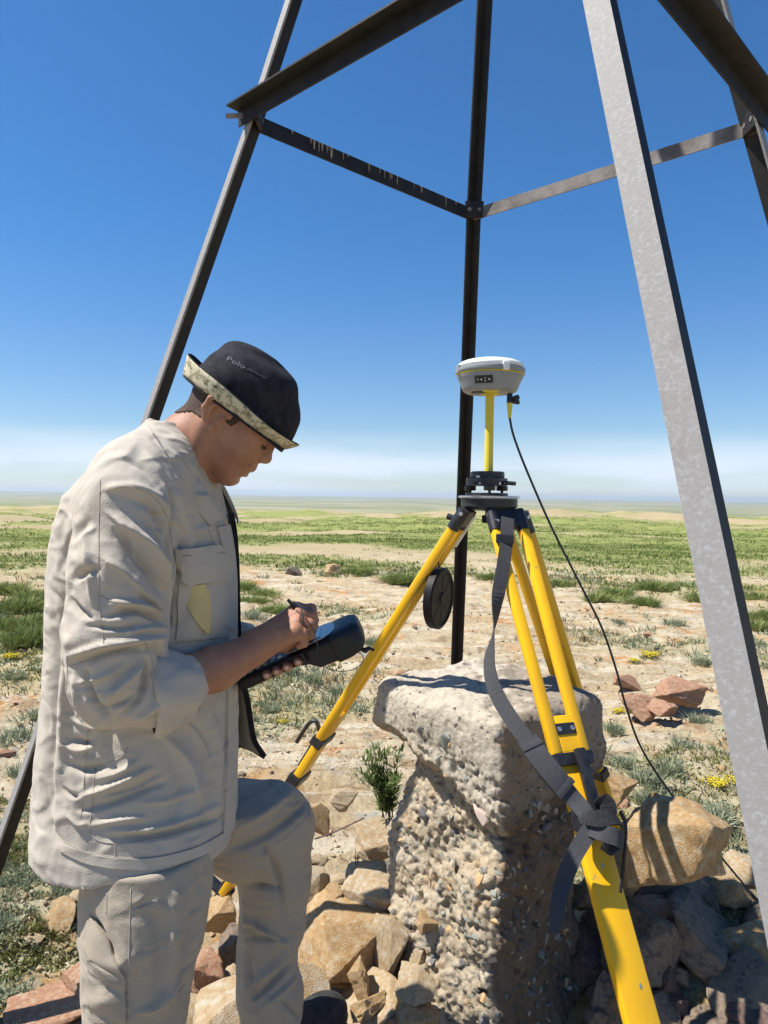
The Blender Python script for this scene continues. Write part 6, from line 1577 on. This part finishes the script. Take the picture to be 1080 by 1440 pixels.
olive_m = leaf_material('cushion_leaves', (0.10, 0.10, 0.030), (0.19, 0.19, 0.060), (0.33, 0.33, 0.13))
dry_m = leaf_material('dry_stalks', (0.20, 0.15, 0.075), (0.34, 0.27, 0.15), (0.48, 0.41, 0.27))
flower_m = leaf_material('yellow_flowers', (0.55, 0.42, 0.02), (0.74, 0.60, 0.03), (0.82, 0.72, 0.10))
fresh_m = leaf_material('feathery_leaves', (0.07, 0.11, 0.030), (0.15, 0.21, 0.065), (0.26, 0.33, 0.13))

def blades(x, y, z, h, nb, spread, wid, rng, lean=0.9, tint=None, curl=True):
    """x..h arrays of tufts; each tuft gets nb leaning blades of two triangles"""
    n = len(x); T = n * nb
    rep = lambda a: np.repeat(np.asarray(a, float), nb)
    X_, Y_, Z_, H_ = rep(x), rep(y), rep(z), rep(h)
    th = rng.uniform(0, 2 * np.pi, T); rr = np.sqrt(rng.random(T)) * rep(spread)
    bx, by = X_ + rr * np.cos(th), Y_ + rr * np.sin(th)
    ln = lean * rng.random(T) * 0.9 + 0.12; an = th + rng.normal(0, 0.7, T)
    L_ = H_ * rng.uniform(0.5, 1.1, T); W_ = rep(wid) * rng.uniform(0.6, 1.3, T)
    hx, hy = np.cos(an) * np.sin(ln), np.sin(an) * np.sin(ln); hz2 = np.cos(ln)
    fa = rng.uniform(0, 2 * np.pi, T); sx, sy = np.cos(fa), np.sin(fa)
    p0 = np.stack([bx - sx * W_ / 2, by - sy * W_ / 2, Z_ - 0.01 * H_], 1); p1 = np.stack([bx + sx * W_ / 2, by + sy * W_ / 2, Z_ - 0.01 * H_], 1)
    m0 = np.stack([bx + hx * L_ * .55 - sx * W_ * .45, by + hy * L_ * .55 - sy * W_ * .45, Z_ + hz2 * L_ * .60], 1)
    m1 = np.stack([bx + hx * L_ * .55 + sx * W_ * .45, by + hy * L_ * .55 + sy * W_ * .45, Z_ + hz2 * L_ * .60], 1)
    tp_ = np.stack([bx + hx * L_ * 1.1, by + hy * L_ * 1.1, Z_ + hz2 * L_ * .95], 1)
    v = np.stack([p0, p1, m1, m0, tp_], 1).reshape(-1, 3)
    b0 = np.arange(T)[:, None] * 5
    f = np.concatenate([b0 + [0, 1, 2], b0 + [0, 2, 3], b0 + [3, 2, 4]])
    t = rep(rng.random(n) if tint is None else tint) * 0.65 + 0.35 * rng.random(T)
    return v, f, np.repeat(t, 5)
def stuff(name, parts, mat, label, cat, kind='stuff'):
    vs_, fs_, ts_, o_ = [], [], [], 0
    for v, f, t in parts: vs_.append(v); fs_.append(f + o_); ts_.append(t); o_ += len(v)
    o = mk(name, np.concatenate(vs_), np.concatenate(fs_), mat, None, smooth=False)
    add_attr(o, 'tint', np.concatenate(ts_)); return tag(o, label, cat, kind=kind)
rg = np.random.default_rng(21)
# middle distance and far steppe
n = 60000
r = np.exp(rg.uniform(math.log(9), math.log(170), n)); th = np.radians(rg.uniform(-33, 33, n)); x, y = r * np.sin(th), r * np.cos(th)
keep = rg.random(n) < veg_mask(x, y) ** 1.5 * 0.9 * sstep(9, 13, r); x, y, r = x[keep], y[keep], r[keep]
h = np.clip(rg.lognormal(-1.75, 0.45, len(x)), 0.06, 0.5) * (0.42 + 0.5 * sstep(18, 70, r)) * 0.8
tint = np.clip(0.52 + 0.85 * fbm(x / 3.2, y / 3.2, 2.2, 3) + rg.normal(0, .16, len(x)), 0, 1)
stuff('steppe_grass', [blades(x, y, ground_height(x, y), h * 0.8, 10, h * 2.0, h * 0.22, rg, 1.5, tint)], green_m, 'low green grass and scrub covering the slope beyond the bedrock', 'grass')
# near: sparse grass and sage in the mask
n = 26000
r = np.exp(rg.uniform(math.log(2.0), math.log(14), n)); th = np.radians(rg.uniform(-34, 34, n)); x, y = r * np.sin(th), r * np.cos(th)
vm = veg_mask(x, y); keep = rg.random(n) < vm * 0.6 + 0.008; x, y, r, vm = x[keep], y[keep], r[keep], vm[keep]
keep = ~((np.abs(x - 0.29) < 0.36) & (np.abs(y - 2.0) < 0.4)); x, y, r = x[keep], y[keep], r[keep]
kindn = fbm(x / 0.9, y / 0.9, 7.7, 2) + rg.normal(0, 0.25, len(x))
h = rg.uniform(0.025, 0.085, len(x)) * (0.55 + 0.085 * r) * (0.5 + 0.5 * sstep(2.6, 4.5, r))
gz_ = ground_height(x, y)
for sel, m_, nm, lb in ((kindn < -0.1, olive_m, 'cushion_plants', 'low olive cushion plants dotted over the bedrock'), ((kindn >= -0.1) & (kindn < 0.42), sage_m, 'sage_cover', 'grey-green sage growing low over the bedrock'), (kindn >= 0.42, dry_m, 'dry_grass', 'dry straw-coloured grass in cracks of the bedrock')):
    stuff(nm, [blades(x[sel], y[sel], gz_[sel], h[sel] * (0.6 if m_ is olive_m else 1), 14, h[sel] * 0.9, 0.0030 + 0.0012 * r[sel], rg, 1.25)], m_, lb, 'ground cover')
# dense mat of small plants by the left edge
n = 7500
x = rg.normal(-1.42, 0.42, n); y = rg.normal(2.55, 0.62, n); keep = (x > -2.3) & (x < -0.72) & (y > 1.5); x, y = x[keep], y[keep]
nn2 = fbm(x / 0.22, y / 0.22, 3.3, 2); keep = nn2 > -0.02 + 0.5 * rg.random(len(x)) - 0.25; x, y, nn2 = x[keep], y[keep], nn2[keep]
h = rg.uniform(0.012, 0.03, len(x)); gz_ = ground_height(x, y); sl_m = fbm(x / 0.5, y / 0.5, 9.3, 2)
stuff('cushion_plants', [blades(x[sl_m < 0.05], y[sl_m < 0.05], gz_[sl_m < 0.05], h[sl_m < 0.05] * .8, 14, h[sl_m < 0.05], 0.008 + 0 * x[sl_m < 0.05], rg, 1.3)], olive_m, 'dense olive mat of cushion plants behind the man', 'ground cover')
stuff('sage_cover', [blades(x[sl_m >= 0.05], y[sl_m >= 0.05], gz_[sl_m >= 0.05], h[sl_m >= 0.05], 13, h[sl_m >= 0.05], 0.006 + 0 * x[sl_m >= 0.05], rg, 1.3)], sage_m, 'dense pale green mat of sage behind the man', 'ground cover')

# single plants
def plant_mesh(name, nb, mat, seed, stems, wid, lean, flower=None):
    q = np.random.default_rng(seed); v, f, t = blades(q.normal(0, .28, stems), q.normal(0, .28, stems), np.zeros(stems), q.uniform(.55, 1.0, stems), nb, np.full(stems, .28), np.full(stems, wid), q, lean)
    me = mesh_from(name, v, f, False); a = me.attributes.new('tint', 'FLOAT', 'POINT'); a.data.foreach_set('value', t.astype(np.float32)); me.materials.append(mat); return me
sagep = [plant_mesh('sage_plant', 26, sage_m, 50 + i, 12, 0.045, 1.15) for i in range(3)]
shrubp = [plant_mesh('green_shrub', 80, green_m, 60 + i, 18, 0.030, 1.25) for i in range(3)]
def flower_mesh(seed):
    q = np.random.default_rng(seed); v, f, t = blades(q.normal(0, .45, 40), q.normal(0, .40, 40), np.zeros(40), q.uniform(.2, .5, 40), 8, np.full(40, .1), np.full(40, .04), q, 0.9)
    n_ = 150; c = np.stack([q.normal(0, .45, n_), q.normal(0, .40, n_), q.uniform(.28, .52, n_)], 1); o8 = np.array([[1, 0, 0], [-1, 0, 0], [0, 1, 0], [0, -1, 0], [0, 0, 1], [0, 0, -1]]) * 0.075
    fv = (c[:, None, :] + o8[None] * q.uniform(.6, 1.2, (n_, 1, 1))).reshape(-1, 3); tri_ = np.array([[0, 2, 4], [2, 1, 4], [1, 3, 4], [3, 0, 4], [2, 0, 5], [1, 2, 5], [3, 1, 5], [0, 3, 5]])
    return (v, f, t), (fv, (np.arange(n_)[:, None, None] * 6 + tri_[None]).reshape(-1, 3), np.repeat(q.random(n_), 6))
def with_tint(name, vft, mat):
    me = mesh_from(name, vft[0], vft[1], False); a = me.attributes.new('tint', 'FLOAT', 'POINT'); a.data.foreach_set('value', np.asarray(vft[2], np.float32)); me.materials.append(mat); return me
fl = [flower_mesh(70 + i) for i in range(2)]; fl_leaf = [with_tint('leaves', q[0], olive_m) for q in fl]; fl_bl = [with_tint('blossom', q[1], flower_m) for q in fl]
def place(me, name, px, py, s, sz, rot, label, cat, group=None, z0=None):
    g = PZ(px, py, 0.03); z = float(ground_height(np.array([g[0]]), np.array([g[1]]))[0]); g = PZ(px, py, z)
    o = bpy.data.objects.new(name, me); C.objects.link(o); o.location = (g[0], g[1], z - 0.005); o.scale = (s, s, sz); o.rotation_euler = (0, 0, rot)
    return tag(o, label, cat, group)
GS = 'grey-green sage plants on the bedrock'
for i, (px, py, s, sz) in enumerate([(905, 1100, .13, .13), (938, 1085, .12, .13), (915, 1132, .10, .11), (880, 1075, .09, .09), (975, 1170, .12, .10), (1010, 1150, .12, .08), (870, 1030, .10, .09), (960, 1050, .10, .09), (800, 1000, .1, .1), (985, 1020, .12, .10), (1040, 1010, .14, .11),
                                     (440, 960, .11, .12), (470, 975, .10, .10), (405, 945, .13, .12), (480, 905, .13, .13), (520, 905, .12, .12), (380, 1000, .08, .08), (505, 1095, .10, .08), (60, 1010, .15, .13), (40, 1090, .12, .10), (25, 1040, .14, .12), (30, 960, .17, .14), (1050, 905, .2, .14), (950, 880, .16, .14), (870, 880, .14, .14), (560, 880, .13, .13), (990, 935, .16, .13), (350, 870, .2, .16)]):
    place(sagep[i % 3], 'sage_plant', px, py, s, sz, i * 1.7, 'grey-green sage plant on the bedrock ' + ('beyond the heap of stones' if px > 790 else ('between the man and the pillar' if px > 300 else 'behind the man')), 'plant', GS)
GB = 'green shrubs along the edge of the bedrock'
for i, (px, py, s, sz) in enumerate([(38, 905, .42, .50), (8, 890, .40, .48), (60, 880, .36, .40), (20, 860, .5, .5), (55, 845, .5, .45), (5, 835, .5, .5), (350, 850, .40, .34), (385, 862, .34, .28), (365, 838, .40, .32), (560, 818, .5, .42), (600, 822, .5, .40), (840, 845, .36, .34), (900, 850, .38, .32), (865, 838, .4, .34), (1065, 885, .30, .30), (1075, 870, .36, .32), (920, 830, .5, .42), (985, 845, .42, .36), (780, 825, .5, .36), (330, 830, .5, .4), (1070, 845, .45, .4), (690, 815, .5, .36), (500, 808, .5, .4)]):
    place(shrubp[i % 3], 'green_shrub', px, py, s * 0.8, sz * 0.5, i * 2.1, 'small green shrub on the rim of the bedrock ' + ('beyond the cable' if px > 750 else ('beyond the tripod' if px > 450 else ('beyond the controller' if px > 300 else 'behind the man'))), 'shrub', GB)
GF = 'yellow flower cushions on the bedrock'
for i, (px, py, s) in enumerate([(1010, 1108, .075), (1032, 1102, .06), (896, 1005, .085), (870, 1003, .06), (913, 925, .10), (893, 932, .07), (445, 958, .05), (398, 1018, .05), (430, 900, .06), (15, 928, .10)]):
    g = PZ(px, py, 0.03); z = float(ground_height(np.array([g[0]]), np.array([g[1]]))[0]); g = PZ(px, py, z)
    o = empty('flower_cushion', (g[0], g[1], z), 'low cushion of small yellow flowers ' + ('beside the cable' if px > 1000 else ('near the reddish outcrop' if px > 850 else ('below the controller' if px > 300 else 'behind the man'))), 'flowers', GF); o.scale = (s, s, s); o.rotation_euler = (0, 0, i)
    for me, nm in ((fl_leaf[i % 2], 'leaves'), (fl_bl[i % 2], 'blossom')):
        c = bpy.data.objects.new(nm, me); C.objects.link(c); c.parent = o
# feathery plant at the pillar's sunny side
q = np.random.default_rng(90); base = P(545, 1140, 2.42)
fp = empty('feathery_plant', base, 'fresh green feathery plant against the sunlit side of the pillar', 'plant')
vs_, fs_, ts_, o_ = [], [], [], 0
stem = MB()
for k in range(11):
    tx, ty = q.uniform(-0.10, 0.05), q.uniform(-0.06, 0.06); H_ = q.uniform(.07, .20)
    pts = spline([base + [0.02 * q.normal(), 0.02 * q.normal(), -0.02], base + [tx * .5, ty * .5, H_ * .6], base + [tx, ty, H_]], 12); stem.tube(pts, np.linspace(.0022, .0008, 12), 5)
    v, f, t = blades(pts[2:, 0], pts[2:, 1], pts[2:, 2], np.full(10, .038), 12, np.full(10, .010), np.full(10, .0055), q, 1.6); vs_.append(v); fs_.append(f + o_); ts_.append(t); o_ += len(v)
stem.build('stems', olive_m, fp)
lf = mk('leaves', np.concatenate(vs_), np.concatenate(fs_), fresh_m, fp, smooth=False); add_attr(lf, 'tint', np.concatenate(ts_))
# a dry bent stalk and the dark root across the slab
MB().tube(spline([P(442, 1180, 2.5), P(470, 1170, 2.52), P(512, 1150, 2.55)], 14), 0.003, 6).build('strand', SM['plum'], None).data.name  # thin dark line across the slab, built as a tube
rt = bpy.data.objects['strand']; tag(rt, 'thin dark root lying across the slab below the small pale block', 'strand')
st = empty('dry_stalk', P(497, 1250, 2.25), 'dry grey bent stalk standing by the beige blocks', 'stalk')
for k in range(4):
    MB().tube(spline([P(494 + k, 1262, 2.2), P(499 + 2 * k, 1230, 2.2), P(500 + 3 * k, 1195 + 8 * k, 2.2)], 10), np.linspace(.002, .0008, 10), 5).build('stem', dry_m, st)
